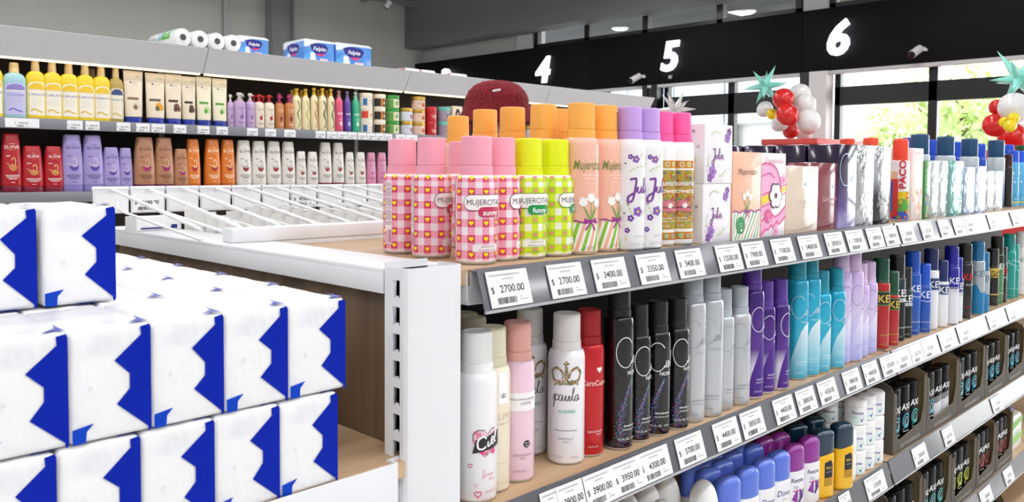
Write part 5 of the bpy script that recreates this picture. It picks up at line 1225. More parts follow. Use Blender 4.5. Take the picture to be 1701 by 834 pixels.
for k in range(-1, 12):
    x = .4555+.0545*k
    if x < .42: continue
    has = k in (1, 6)
    K = hook_kind({1: '2690.00', 6: '4750.00'}.get(k, ''), not has)
    t = put(K, 'wire_hook', 'white wire display hook with a %s card holder, %s from the end ledge' % ('printed price' if has else 'blank', ORD[k+1] if k+1 < 14 else ''), 'hook', (x, .9985, 1.4215), 0, 'wire display hooks behind the top shelf')
    if has:
        for ch in t.children_recursive:
            if ch.name.startswith('price_print'): ch.location = (0, .3026, .024)
    rr = random.Random(k+50)
    n_ = (7 if k % 3 else 6) if x > .55 else 0
    for q in range(n_):
        if card_blister is None:
            card_blister = []
            for sd in range(3):
                rq = random.Random(sd); bm = bmesh.new(); q_ = [(-.0235, -.11), (.0235, -.11), (.0235, .008), (.012, .008), (.012, .014), (-.0235, .014)]
                a = [bm.verts.new((x_, 0, z_)) for x_, z_ in q_]; b_ = [bm.verts.new((x_, .0012, z_)) for x_, z_ in q_]
                bm.faces.new(a); bm.faces.new(b_[::-1])
                for i in range(6): bm.faces.new((a[i], b_[i], b_[(i+1) % 6], a[(i+1) % 6]))
                bmesh.ops.recalc_face_normals(bm, faces=bm.faces)
                p = Print(); p.text(rq.choice(['CEPILLO', 'DENTAL', 'SUAVE']), 0, -.010, .004, '#7f88b8', 0); p.rect(-.018, .012, -.020, -.019, '#a9aecb', 0); p.rect(-.018, .004, -.024, -.0232, '#a9aecb', 0); p.rect(-.02, .02, -.05, -.046, '#7f88b8', 0)
                bm2 = bmesh.new(); box(bm2, -.016, .016, .0012, .011, -.10, -.03, .003)
                card_blister.append([('card', finish(bm, M('#e6e5e1', .5), False)), ('print', p.mesh(on_front())), ('blister', finish(bm2, M('#eef0f2', .25, 0, .4)))])
        put(card_blister[(k+q) % 3], 'blister_card', 'white blister card hanging on a wire hook behind the top shelf', 'blister card', (x+rr.uniform(-.002, .002), 1.025+q*.037+rr.uniform(-.004, .004), 1.4215-.0245+.1*(.03+q*.037)), 0, 'blister cards on the wire hooks')

t = thing('carton', 'small white carton with dark blue base line at the back of the end ledge', 'carton', (.503, 1.265, 1.4058), .04)
part('box', boxmesh(M('#f4f4f4', .4), -.034, .034, -.02, .02, 0, .020, .001), t)
p = Print(); p.rect(-.028, .022, .002, .0045, '#2a2f7a', 0); p.rect(.018, .027, .002, .008, '#2a2f7a', 1); part('front_print', p.mesh(on_front(-.02)), t)
# ================================================================== FAR SHELVING
FY = 3.48; FT, FL = 1.680, 1.4015
far = thing('wall_shelving', 'long grey topped shelving across the aisle with a warm light strip under its header', 'shelving unit', (2.0, FY, 0))
def fp(name, me, par=None):
    o = part(name, me, par or far)
    if par is None: o.matrix_parent_inverse = Matrix.Translation((-2.0, -FY, 0))
    return o
FX = [-.60, .515, 1.602, 2.690, 3.768, 4.85]
HEAD = M('#dadadc', .5); FRAIL = M('#84868c', .4, 0, .2); FBOARD = M('#8f8a84', .6)
zh0, zh1 = 1.9035, 2.0055
for a, c in zip(FX, FX[1:]):
    bm = bmesh.new(); a_, c_ = a+.0015, c-.0015
    q = [(FY, zh0), (FY-.058, zh1), (FY-.045, zh1+.003), (FY+.30, zh1+.003), (FY+.30, zh1-.012), (FY+.02, zh1-.012), (FY+.02, zh0)]
    A = [bm.verts.new((a_, y, z)) for y, z in q]; B = [bm.verts.new((c_, y, z)) for y, z in q]
    for k in range(7): bm.faces.new((A[k], A[(k+1) % 7], B[(k+1) % 7], B[k]))
    bm.faces.new(A[::-1]); bm.faces.new(B); bmesh.ops.recalc_face_normals(bm, faces=bm.faces); bmesh.ops.triangulate(bm, faces=[f for f in bm.faces if len(f.verts) > 4])
    hd = fp('header_panel', finish(bm, HEAD, False))
    part('led_strip', boxmesh(M('#ffe0b4', .5, emit=1.5), a_+.01, c_-.01, FY+.004, FY+.018, zh0-.007, zh0-.0005), hd)
    for z in (FT, FL, 1.12, .84, .56, .28):
        sh = fp('shelf', boxmesh(FBOARD, a_, c_, FY+.003, FY+.44, z-.022, z))
        part('price_rail', boxmesh(FRAIL, a_, c_, FY-.003, FY+.002, z-.040, z+.001, .001), sh)
    fp('top_shelf', boxmesh(FBOARD, a_, c_, FY+.30, FY+.44, zh1-.012, zh1+.003))
fp('back_panel', boxmesh(M('#4f4640', .7), FX[0], FX[-1], FY+.442, FY+.46, 0, zh1))
for x in FX: fp('upright', boxmesh(M('#d9dadb', .4), x-.012, x+.012, FY+.4405, FY+.4415, 0, zh1))
for x in (FX[0], FX[-1]): fp('side_panel', boxmesh(M('#d0d1d2', .5), x-.002, x+.012, FY+.02, FY+.46, 0, zh0))
fp('kick_plate', boxmesh(M('#b9babc', .5), FX[0], FX[-1], FY+.05, FY+.07, 0, .25))
def far_x(px, py, Y=FY): return onY(px, py, Y).x
za = lambda x: x/2.78; zb_ = lambda x: 360+x/2.78
SP = [(za(22), za(180)), (za(308), za(380)), (za(393), za(458)), (za(537), za(600)), (za(627), za(690)), (za(697), za(760)), (za(800), za(858)), (za(910), za(965)), (za(998), za(1050)), (zb_(138), zb_(188)), (zb_(222), zb_(272)), (zb_(310), zb_(362)), (zb_(455), zb_(500)), (zb_(507), zb_(553)), (zb_(556), zb_(600)), (zb_(603), zb_(645)), (zb_(650), zb_(690)), (zb_(692), zb_(730)), (zb_(732), zb_(770)), (zb_(772), zb_(808)), (zb_(825), zb_(870)), (zb_(872), zb_(925))]
for k, (a, c) in enumerate(SP):
    A, B = far_x(a, 205), far_x(c, 205); w_ = B-A
    t = thing('price_tag', 'price tag on the far shelf rail, %s from the clear blue bottle' % (ORD[k] if k < 14 else ('fifteenth', 'sixteenth', 'seventeenth', 'eighteenth', 'nineteenth', 'twentieth', 'one before the last', 'last')[k-14]), 'price tag', ((A+B)/2, FY-.0036, FT-.0195), 0, 'price tags on the far shelf', tag_mesh(w_, .034))
    part('price_print', tag_print(min(w_, .055), .034, '%d.00' % (3100+k*170), k, False), t)
# --- bottle kinds
def oval(w, ratio): return w/2, w/2*ratio
def far_put(kind, name, px0, px1, z, Y, label, cat, group, sx=1, rz=0):
    A, B = onY(px0, 200, Y), onY(px1, 200, Y)
    return put(kind, name, label, cat, ((A.x+B.x)/2, Y, z), rz, group)
def pxw(px0, px1, Y=3.52):
    A = onY((px0+px1)/2, 200, Y); return (px1-px0)*dep(A)/FPX
def pxh(px, top, z, Y=3.52): return onY(px, top, Y).z-z
def shampoo(w, H, body, cap, lab, hd, band, word):
    """rounded shoulder bottle with a neck cap and a printed label"""
    rx = w/2/1.03; ry = rx*.62; zs = H*.66
    sec = rnd(0, zs, ry, rx, .004, top=False)+[(zs+(H*.815-zs)*math.sin(a), w*.19+(rx-w*.19)*math.cos(a), w*.19+(ry-w*.19)*math.cos(a)) for a in [PI/2*k/6 for k in range(1, 7)]]
    bm = bmesh.new(); loft(bm, sec, 32, 2.4); o = [('body', finish(bm, body))]
    o.append(('cap', loftmesh(cap, [(H*.81, w*.20), (H*.815, w*.215), (H*.99, w*.185), (H, w*.165)], 24)))
    p = Print(); L = w*.44
    p.poly([(-L, H*.06), (L, H*.06), (L, H*.56), (L*.7, H*.615), (0, H*.635), (-L*.7, H*.615), (-L, H*.56)], lab, 0); p.poly([(-L*.9, H*.50), (L*.9, H*.50), (L*.8, H*.56), (L*.5, H*.60), (0, H*.615), (-L*.5, H*.60), (-L*.8, H*.56)], hd, 1); p.rect(-L*.9, L*.9, H*.475, H*.50, '#ece6d8', 1)
    p.text(word, 0, H*.415, H*.044, '#4a5fae', 1, 0, .006, L*1.75)
    for k in range(4): p.rect(-L*.6, L*.6, H*(.35-.035*k), H*(.354-.035*k), '#bdb8b0', 1)
    p.stroke([(-L*.7, H*.13), (-L*.3, H*.165), (L*.1, H*.135), (L*.6, H*.11)], H*.022, band, 1)
    o.append(('label_print', p.mesh(on_oval(sec, 2.4), .006))); return o
def tubek(w, H, body, cap, graphic, word):
    rx = w/2/1.04
    sec = [(H*.118, rx*.90, rx*.62), (H*.2, rx*.92, rx*.6), (H*.6, rx*.97, rx*.36), (H*.93, rx*1.03, rx*.06), (H, rx*1.04, rx*.035)]
    bm = bmesh.new(); loft(bm, sec, 36, 2.2); o = [('body', finish(bm, body))]
    o.append(('cap', loftmesh(cap, rnd(0, H*.116, rx*.60, rx*.88, .003), 36, 2.2)))
    p = Print(); p.text('verde', w*.22, H*.90, H*.030, '#6aa83a', 0, 0, .01); p.ell(-w*.16, H*.78, w*.05, w*.05, '#2f3a6a', 0, 10); p.text(word, w*.06, H*.775, H*.026, '#55598a', 0, 0, 0, w*.4); p.rect(-w*.2, w*.25, H*.72, H*.726, '#b9b2a4', 0); p.rect(-w*.25, w*.3, H*.66, H*.664, '#c9c2b4', 0)
    graphic(p, w, H); o.append(('print', p.mesh(on_oval(sec, 2.2), .006))); return o
def elvive(w, H, body, low, tx, g1, g2, cap=None):
    rx = w/2/.97; ry = rx*.62
    s0 = rnd(0, H*.118, ry*.98, rx*.98, .003)
    sec = [(H*.119, rx*.985, ry*.985), (H*.13, rx, ry), (H*.45, rx*.97, ry*.98), (H*.85, rx*.80, ry*.86), (H*.965, rx*.72, ry*.8), (H*.99, rx*.68, ry*.72), (H, rx*.60, ry*.6)]
    bm = bmesh.new(); loft(bm, sec, 36, 2.5); o = [('body', finish(bm, body)), ('cap', loftmesh(low, s0, 36, 2.5))]
    p = Print(); p.text("L'OREAL", 0, H*.83, H*.018, tx, 0); p.text('ELVIVE', 0, H*.775, H*.056, tx, 0, 0, .008, w*.70); p.text('color vive', 0, H*.725, H*.018, g1, 0)
    p.ring(w*.05, H*.52, w*.09, H*.075, w*.045, g1, 0, 200, 520); p.poly([(-w*.22, H*.46), (w*.02, H*.43), (w*.26, H*.46), (w*.16, H*.38), (-w*.02, H*.36), (-w*.14, H*.39)], g2, 1); p.stroke([(-w*.30, H*.50), (-w*.1, H*.46), (w*.1, H*.44)], w*.03, g1, 2)
    for k, s_ in enumerate((.34, .30, .2)): p.rect(-w*s_, w*s_, H*(.285-.03*k), H*(.297-.03*k), tx, 0)
    p.rect(-w*.1, w*.1, H*.165, H*.175, tx, 0); p.rect(-w*.3, -w*.12, H*.615, H*.628, tx, 0)
    o.append(('print', p.mesh(on_oval(sec, 2.5), .006))); return o
def pump(w, H, body, cap, tx, g):
    r = w/2; zs = H*.66
    sec = rnd(0, zs, r, bev=.004, top=False)+[(zs+(H*.78-zs)*math.sin(a), r*.36+(r-r*.36)*math.cos(a)) for a in [PI/2*k/5 for k in range(1, 6)]]
    bm = bmesh.new(); loft(bm, sec, 28); o = [('body', finish(bm, body))]
    bm = bmesh.new(); loft(bm, [(H*.778, r*.38), (H*.83, r*.42), (H*.835, r*.25), (H*.91, r*.22), (H*.912, r*.42), (H*.97, r*.46), (H, r*.36)], 20); tube(bm, [(0, 0, H*.945), (r*.3, -r*.75, H*.94)], r*.14, 8); o.append(('pump', finish(bm, cap)))
    p = Print(); p.text('ELVIVE', 0, H*.56, H*.05, tx, 0, 0, 0, w*.7); p.rect(-w*.2, w*.2, H*.50, H*.508, tx, 0); p.ell(0, H*.30, w*.16, H*.07, g, 0, 14); p.ring(w*.02, H*.38, w*.1, H*.06, w*.05, g, 1, 200, 500); p.rect(-w*.28, w*.28, H*.14, H*.155, tx, 0); p.rect(-w*.2, w*.2, H*.10, H*.11, tx, 0)
    o.append(('print', p.mesh(on_can(r), .004))); return o
def slimb(w, H, body, cap, waves):
    """tall bottle with waisted sides and a nozzle cap"""
    r = w/2; sec = [(0, r*.92), (.003, r*.97)]+[(H*t, r*(.97+.05*math.sin(t*7.5))) for t in (.1, .25, .4, .55, .68)]+[(H*.76, r*.86), (H*.82, r*.5), (H*.84, r*.42)]
    bm = bmesh.new(); loft(bm, sec, 28); o = [('body', finish(bm, body))]
    o.append(('cap', loftmesh(cap, [(H*.838, r*.46), (H*.90, r*.46), (H*.905, r*.3), (H*.945, r*.26), (H*.948, r*.46), (H, r*.42)], 20)))
    p = Print(); waves(p, w, H); o.append(('print', p.mesh(on_oval(sec), .004))); return o
def jar(w, H, body, lid, pr):
    r = w/2; bm = bmesh.new(); loft(bm, rnd(0, H*.70, r*.97, bev=.003, top=False)+[(H*.71, r*.93)], 32); o = [('body', finish(bm, body)), ('lid', loftmesh(lid, rnd(H*.712, H, r, bev=.002), 32))]
    p = Print(); pr(p, w, H*.70); o.append(('label_print', p.mesh(on_can(r*.97), .005))); return o
YEL, BEI = M('#f2d21e', .35, 0, .3), M('#e2c992', .4)
yF = 3.522
# upper far shelf, front row
w0 = pxw(6.5, 42.4); H0 = pxh(24, 104.5, FT)
clr = shampoo(w0, H0, M('#9fcfd6', .15, 0, .5), BEI, ink('#c9c3ea'), ink('#8f86c9'), ink('#5b62c0'), 'COLONIA')
far_put(clr, 'shampoo_bottle', 6.5, 42.4, FT, yF, 'clear blue bottle with a lavender label and beige cap', 'bottle', None)
w1, H1 = pxw(45, 75.5), pxh(60, 101, FT)
ky = shampoo(w1, H1, YEL, BEI, ink('#f7f0de'), ink('#f0c832'), ink('#e0b81e'), 'CAPILATIS')
far_put(ky, 'shampoo_bottle', -26, 3.5, FT, yF, 'yellow bottle cut by the frame edge beside the clear blue bottle', 'bottle', 'yellow bottles on the far shelf')
for k, (a, c) in enumerate(((125, 207), (205, 282), (282, 357), (357, 432), (432, 505))): far_put(ky, 'shampoo_bottle', za(a), za(c), FT, yF, 'yellow bottle with beige cap, %s of five after the clear blue bottle' % ORD[k], 'bottle', 'yellow bottles on the far shelf')
ko = shampoo(pxw(za(502), za(570)), H1*.985, M('#b39a48', .3, 0, .3), BEI, ink('#f3ead2'), ink('#3f4a78'), ink('#d6b53a'), 'CAPILATIS')
far_put(ko, 'shampoo_bottle', za(502), za(570), FT, yF, 'olive bottle with beige cap beside the cream tubes', 'bottle', 'olive bottles')
far_put(ko, 'shampoo_bottle', za(405), za(450), FT, yF+.09, 'olive bottle in the back row behind the yellow bottles', 'bottle', 'olive bottles')
NAVY = M('#152f9c', .35, 0, .2)
def g_leaf(c1, c2):
    def f(p, w, H):
        p.rect(-w*.35, w*.2, H*.44, H*.49, c2, 0); p.ell(w*.1, H*.36, w*.18, H*.06, c1, 1, 12); p.ell(w*.22, H*.31, w*.14, H*.055, c1, 1, 12); p.ell(w*.02, H*.30, w*.12, H*.05, c2, 1, 12)
    return f
tubes = [((572, 660), 272, ('#d8d2c4', '#8a6a4a')), ((672, 762), 283, ('#e0a020', '#6a5a3a')), ((762, 840), 288, ('#6a3a28', '#4a3020')), ((838, 905), 298, ('#5a3a2a', '#3a2a20')), ((905, 978), 300, ('#c9d8a0', '#5aa03a')), ((978, 1050), 308, ('#d0e0a8', '#5aa03a'))]
for k, ((a, c), top, (c1, c2)) in enumerate(tubes):
    H = pxh(za((a+c)/2), 20+top/2.78, FT); m = M('#ecdfc6' if k < 4 else '#efe8cc', .4)
    far_put(tubek(pxw(za(a), za(c)), H, m, NAVY, g_leaf(c1, c2), 'Natural'), 'cream_tube', za(a), za(c), FT, yF, 'cream tube standing on its blue cap, %s of six beside the olive bottle' % ORD[k], 'tube', 'cream tubes on the far shelf')
    if k < 4: far_put(tubek(pxw(za(a), za(c)), H, m, NAVY, g_leaf(c1, c2), 'Natural'), 'cream_tube', za(a), za(c), FT, yF+.075, 'cream tube in the back row, %s of four behind the front tubes' % ORD[k], 'tube', 'cream tubes on the far shelf')
PL, PW_, PB, PM_ = M('#c3a8cf', .35, 0, .2), M('#f0e6d2', .35, 0, .2), M('#c8824a', .35, 0, .2), M('#d9d2ce', .35)
RED, MAG = M('#c2202a', .35), M('#b02a6a', .35)
pumps = [((48, 78), 325, PL, PM_, '#5a4a7a', '#8a6aae', 'lilac'), ((75, 133), 317, PL, PM_, '#5a4a7a', '#8a6aae', 'lilac'), ((133, 175), 320, PL, PM_, '#5a4a7a', '#8a6aae', 'lilac'), ((172, 218), 325, PW_, RED, '#6a4a3a', '#b5262f', 'cream and red'), ((218, 265), 328, PW_, RED, '#6a4a3a', '#b5262f', 'cream and red'), ((268, 310), 330, PB, MAG, '#f2ddc0', '#7a2a3a', 'caramel'), ((310, 357), 330, PB, MAG, '#f2ddc0', '#7a2a3a', 'caramel')]
cnt = {}
for (a, c), top, m, cp, tx, g, nm in pumps:
    k = cnt[nm] = cnt.get(nm, 0)+1
    far_put(pump(pxw(zb_(a), zb_(c)), pxh(zb_((a+c)/2), 40+top/2.78, FT), m, cp, tx, g), 'pump_bottle', zb_(a), zb_(c), FT, yF, '%s pump bottle, far shelf, %s of its colour from the cream tubes' % (nm, ORD[k-1]), 'pump bottle', 'pump bottles on the far shelf')
for k, (a, c, top, m, cp) in enumerate([(100, 130, 325, PL, PM_), (155, 185, 325, PL, RED), (200, 228, 330, PW_, RED), (275, 300, 318, PB, MAG), (325, 350, 322, PB, MAG)]):
    far_put(pump(pxw(zb_(a-6), zb_(c+6)), pxh(zb_(a), 40+top/2.78, FT, yF+.075), m, cp, '#5a4a7a', '#8a6aae'), 'pump_bottle', zb_(a), zb_(c), FT, yF+.075, 'pump bottle, back row of the far shelf, %s from the cream tubes' % ORD[k], 'pump bottle', 'pump bottles on the far shelf')
YC = M('#e0b52a', .35)
def wv(c1, c2):
    def f(p, w, H): p.stroke([(-w*.1, H*.7), (w*.15, H*.55), (-w*.1, H*.38), (w*.18, H*.2), (0, H*.06)], w*.16, c1, 0); p.stroke([(w*.16, H*.66), (w*.3, H*.5), (w*.1, H*.34), (w*.32, H*.16)], w*.12, c2, 0)
    return f
for k, ((a, c), top, g) in enumerate([((345, 390), 298, wv('#8f8a3a', '#d9d2a8')), ((390, 430), 300, wv('#b5b04a', '#e3dcb4')), ((430, 467), 295, wv('#d9762a', '#8f8a3a')), ((467, 508), 297, wv('#5a4a3a', '#a39a7a')), ((508, 545), 300, wv('#5a4a3a', '#b0a884'))]):
    H = pxh(zb_((a+c)/2), 40+top/2.78, FT)
    far_put(slimb(pxw(zb_(a), zb_(c)), H, M('#efe3b8', .3, 0, .3), YC, g), 'shampoo_bottle', zb_(a), zb_(c), FT, yF, 'tall cream bottle with golden nozzle cap, %s of five after the caramel pumps' % ORD[k], 'bottle', 'tall cream bottles with golden caps')
    if k != 2: far_put(slimb(pxw(zb_(a), zb_(c)), H, M('#efe3b8', .3, 0, .3), YC, g), 'shampoo_bottle', zb_(a)-7, zb_(c)-7, FT, yF+.08, 'tall cream bottle in the back row, %s of four behind the golden capped ones' % ORD[min(k, 3) if k < 2 else k-1], 'bottle', 'tall cream bottles with golden caps')
def sed(c):
    def f(p, w, H): p.text('seda', 0, H*.45, H*.06, '#f4f4f4', 0, 0, .01, w*.7); p.rect(-w*.2, w*.2, H*.3, H*.31, c, 0); p.ell(0, H*.2, w*.18, H*.06, c, 0, 10)
    return f
for k, ((a, c), top, m, c2, nm) in enumerate([((543, 583), 308, '#e0567f', '#f7c9d6', 'pink'), ((583, 620), 312, '#5a3a9a', '#c9b8e8', 'violet'), ((620, 660), 315, '#2fae84', '#d3f2e2', 'green')]):
    far_put(slimb(pxw(zb_(a), zb_(c)), pxh(zb_((a+c)/2), 40+top/2.78, FT), M(m, .3, 0, .3), M(('#b8868f', '#7f6f9a', '#9fd0bf')[k], .35), sed(c2)), 'shampoo_bottle', zb_(a), zb_(c), FT, yF, 'slim %s bottle with nozzle cap on the far shelf' % nm, 'bottle', 'slim bright bottles on the far shelf')
def j1(p, w, H): p.rect(-w*.48, -w*.18, H*.1, H*.85, '#2a6fb0', 0); p.text('KARITE', w*.12, H*.6, H*.13, '#c9402f', 0, 0, 0, w*.5); p.rect(-w*.05, w*.4, H*.25, H*.3, '#8fb0d8', 0)
def j1r(p, w, H): p.rect(-w*.60, -w*.1, H*.15, H*.9, '#e0402f', 0); p.ell(w*.15, H*.5, w*.12, H*.2, '#e8a03a', 0, 10); p.rect(w*.1, w*.4, H*.25, H*.3, '#8fb0d8', 0)
def j2(p, w, H): p.rect(-w*.7, w*.7, H*.08, H*.95, '#221d18', 0); p.rect(-w*.16, -w*.02, H*.08, H*.95, '#e8862a', 1); p.ell(w*.14, H*.45, w*.1, H*.2, '#f0d8a8', 1, 10); p.rect(w*.05, w*.35, H*.75, H*.85, '#e8862a', 1)
def j3(p, w, H): p.rect(-w*.7, -w*.2, H*.05, H*.95, '#6aa84f', 0); p.rect(-w*.2, w*.6, H*.05, H*.95, '#e9e4c4', 0); p.ell(w*.05, H*.5, w*.14, H*.26, '#7fb85a', 1, 10); p.text('OLIVA', w*.14, H*.75, H*.13, '#4a7a3a', 2)
def j4(p, w, H): p.ell(w*.15, H*.5, w*.17, H*.30, '#c98f9a', 0, 14); p.ell(w*.15, H*.5, w*.12, H*.2, '#a3536a', 1, 12); p.rect(-w*.35, -w*.08, H*.65, H*.7, '#8a8fb0', 0)
def j5(p, w, H): p.ell(w*.1, H*.5, w*.18, H*.30, '#d98a4a', 0, 14); p.ell(w*.1, H*.5, w*.13, H*.2, '#b5562f', 1, 12); p.rect(-w*.35, -w*.12, H*.65, H*.7, '#a08a7a', 0)
def j6(p, w, H): p.text('TRESS', 0, H*.5, H*.22, '#f2d8c4', 0, 0, .01, w*.6); p.rect(-w*.2, w*.2, H*.3, H*.34, '#f2d8c4', 0)
def j7(p, w, H): p.ell(w*.05, H*.5, w*.16, H*.25, '#6a6a78', 0, 12); p.rect(-w*.3, w*.3, H*.75, H*.8, '#7a7a88', 0)
WJ = M('#f3ead8', .35, 0, .2)
jars = [((655, 720), 320, 497, 3, WJ, WJ, (j1, j1r, j1), 'white jar with a blue label'), ((719, 780), 325, 500, 3, WJ, M('#f3e9d6', .35), (j2,)*3, 'white jar with a black and orange label'), ((776, 843), 330, 502, 3, M('#d9e0b0', .35), M('#2f9a3a', .35), (j3,)*3, 'green lidded jar'),
        ((843, 905), 388, 507, 2, M('#dfe4ee', .3, 0, .3), M('#d0a94e', .3, .5), (j4,)*2, 'silver white jar with a gold lid'), ((896, 963), 337, 510, 3, M('#efcfb8', .3, 0, .3), M('#d0a94e', .3, .5), (j5,)*3, 'peach jar with a gold lid'), ((962, 1016), 383, 510, 2, M('#c8202a', .3, 0, .3), M('#d03038', .3), (j6,)*2, 'red jar'), ((1016, 1077), 383, 510, 2, M('#a99aa8', .3, 0, .3), M('#6fc0b4', .3), (j7,)*2, 'grey jar with a teal lid')]
for (a, c), top, bot, n_, bd, ld, prs, nm in jars:
    px = zb_((a+c)/2); w_ = pxw(zb_(a), zb_(c)); H = pxh(px, 40+top/2.78, FT)/n_
    cache = {}
    for q in range(n_):
        f = prs[q]
        if f not in cache: cache[f] = jar(w_, H-.0004, bd, ld, f)
        far_put(cache[f], 'hair_cream_jar', zb_(a), zb_(c), FT+q*H, yF, '%s, %s of its pile on the far shelf' % (nm, (('bottom', 'middle', 'top') if n_ == 3 else ('bottom', 'top'))[q]), 'jar', 'cream jars on the far shelf')
A, B = onY(zb_(1076), 190, yF), onY(zb_(1118), 190, yF); H = pxh(zb_(1090), 40+380/2.78, FT)
t = thing('hair_dye_box', 'cream box with a picture of a dark haired head beside the teal lidded jars', 'box', ((A.x+B.x)/2, yF-.03, FT))
w_ = B.x-A.x; part('carton', boxmesh(M('#e9d8c0', .45), -w_/2, w_/2, 0, .06, 0, H, .001), t)
p = Print(); p.ell(0, H*.62, w_*.30, H*.30, '#2a1c18', 0); p.rect(-w_*.30, w_*.30, H*.25, H*.6, '#2a1c18', 0); p.ell(0, H*.62, w_*.15, H*.18, '#d8a888', 1); p.rect(-w_*.2, w_*.2, H*.08, H*.14, '#a03a3a', 0); part('front_print', p.mesh(on_front()), t)
# more stock further along, mostly hidden by the orange caps
for k in range(5):
    far_put(jar(.075, .085, M(('#c8202a', '#e9d8c0', '#a99aa8', '#efcfb8', '#dfe4ee')[k], .35), M(('#d03038', '#8a6a4a', '#6fc0b4', '#d0a94e', '#d0a94e')[k], .35), j7), 'hair_cream_jar', 775+24*k, 797+24*k, FT, yF, 'jar at the dim end of the far shelf behind the hat, %s of five' % ORD[k], 'jar', 'cream jars on the far shelf')
# lower far shelf
def el(c, low, tx, g1, g2): return M(c, .35, 0, .25), M(low, .35), tx, g1, g2
EC = {'red': el('#b3121f', '#7d1230', '#f2e6e2', '#e8b878', '#c98a4a'), 'purple': el('#a596cf', '#8577b8', '#3a3a6a', '#e0c8d8', '#5a4aa0'), 'brown': el('#b57f5c', '#6a2350', '#4a2f28', '#d8b088', '#a3286a'), 'orange': el('#e07a22', '#c2600f', '#fbe8cc', '#f2dcb0', '#a8322a'), 'white': el('#e9e4da', '#d3d0ca', '#3a3a40', '#8a8a90', '#9a2f2a'), 'whitered': el('#e9e4da', '#8a1530', '#3a3a40', '#8a8a90', '#9a2f2a'), 'pink': el('#dd8fae', '#c9789c', '#7a3a5a', '#b0b8dc', '#c0709a')}
LOW = [('red', za(5), za(90), 562, 0), ('red', za(98), za(190), 618, 0), ('red', za(200), za(285), 620, 0), ('purple', za(282), za(375), 567, 0), ('purple', za(378), za(470), 570, 0), ('purple', za(470), za(548), 625, 0), ('purple', za(545), za(607), 628, 0),
       ('brown', za(615), za(710), 578, 0), ('brown', za(710), za(797), 580, 0), ('brown', za(797), za(866), 632, 0), ('orange', za(855), za(922), 587, 0), ('orange', za(940), za(1015), 588, 0), ('orange', za(1015), za(1083), 590, 0),
       ('white', zb_(85), zb_(158), 537, 1), ('white', zb_(156), zb_(226), 540, 1), ('white', zb_(225), zb_(296), 542, 1), ('white', zb_(295), zb_(361), 543, 1), ('white', zb_(362), zb_(413), 588, 1), ('white', zb_(413), zb_(468), 590, 1),
       ('whitered', zb_(468), zb_(531), 547, 1), ('whitered', zb_(530), zb_(588), 548, 1), ('whitered', zb_(588), zb_(636), 592, 1), ('whitered', zb_(635), zb_(689), 592, 1), ('pink', zb_(687), zb_(736), 593, 1), ('pink', zb_(735), zb_(786), 593, 1)]
NMS = {'red': 'dark red', 'purple': 'lilac', 'brown': 'caramel brown', 'orange': 'orange', 'white': 'white', 'whitered': 'red based white', 'pink': 'pink'}
tot = {}
for c, *_ in LOW: tot[c] = tot.get(c, 0)+1
cnt = {}; ec = {}
for c, a, b_, top, zone in LOW:
    k = cnt[c] = cnt.get(c, 0)+1
    tp = (20 if zone == 0 else 40)+top/2.78; H = pxh((a+b_)/2, tp, FL)
    tall = H > .205
    m = EC[c]; K = elvive(pxw(a, b_), H, *m)
    far_put(K, 'shampoo_bottle', a, b_, FL, yF, '%s %s shampoo bottle, lower far shelf, %s of %s towards the cans' % ('tall' if tall else 'short', NMS[c], ORD[k-1], NUM[tot[c]]), 'bottle', '%s shampoo bottles' % NMS[c])
    far_put(K, 'shampoo_bottle', a, b_, FL, yF+.085, '%s shampoo bottle, lower far shelf back row, behind the %s front one' % (NMS[c], ORD[k-1]), 'bottle', '%s shampoo bottles' % NMS[c])
for k in range(6):
    far_put(K, 'shampoo_bottle', 650+24*k, 668+24*k, FL, yF, 'pink shampoo bottle at the hidden end of the lower far shelf, %s of six' % ORD[k], 'bottle', 'pink shampoo bottles') if k < 1 else None
# ================================================================== ON TOP OF THE FAR SHELVING
TOP = zh1+.0032
def roll_pack(n_, loc, label, r=.045, L=.085, green=True, cols=4):
    """film wrapped toilet rolls lying with their ends to the front, two layers"""
    t = thing('toilet_roll_pack', label, 'toilet roll pack', loc, 0, 'toilet roll packs on the far shelving')
    FILMW = bumpy(fresh('#f4f5f3', rough=.25, coat=.6), 30, .5, .003, 3) if 'filmw' not in MC else MC['filmw']; MC['filmw'] = FILMW
    for k in range(cols):
        bm = bmesh.new()
        sec = [(0, r*.36), (0.002, r*.42), (0, r*.80), (.006, r*.97), (L-.006, r*.97), (L, r*.8)]
        rings = []
        loft(bm, sec, 28)
        bmesh.ops.rotate(bm, cent=(0, 0, 0), matrix=Matrix.Rotation(-PI/2, 3, 'X'), verts=bm.verts)
        o = part('roll', finish(bm, FILMW, True, 60), t, ((k-(cols-1)/2)*r*1.93, 0, r*.98))
        bm = bmesh.new(); loft(bm, [(.0, r*.35), (.001, r*.33), (.03, r*.33)], 24); bmesh.ops.rotate(bm, cent=(0, 0, 0), matrix=Matrix.Rotation(-PI/2, 3, 'X'), verts=bm.verts)
        part('core_shade', finish(bm, M('#55534f', .9)), o, (0, -.0006, 0))  # solid dark plug; shade inside the hollow roll put into its colour
    if green:
        p = Print(); p.poly([(-r*1.1, .045), (r*.9, .045), (r*.9, .13), (-r*1.1, .13)], '#55b53a', 0); p.text('Hoja', -r*.1, .085, .02, '#f2faf0', 1, .2, .01); p.rect(-r*1.1, r*.9, .135, .165, '#7fb8d8', 0)
        x0 = -(cols-1)/2*r*1.93
        def wrap_(u, v, l):
            a = u/r; return Vector((x0+(r*.985+EPS*l)*math.sin(a-.6), v, r*.98+(r*.985+EPS*l)*math.cos(a-.6)))
        part('label_print', p.mesh(wrap_, .01), t)
    return t
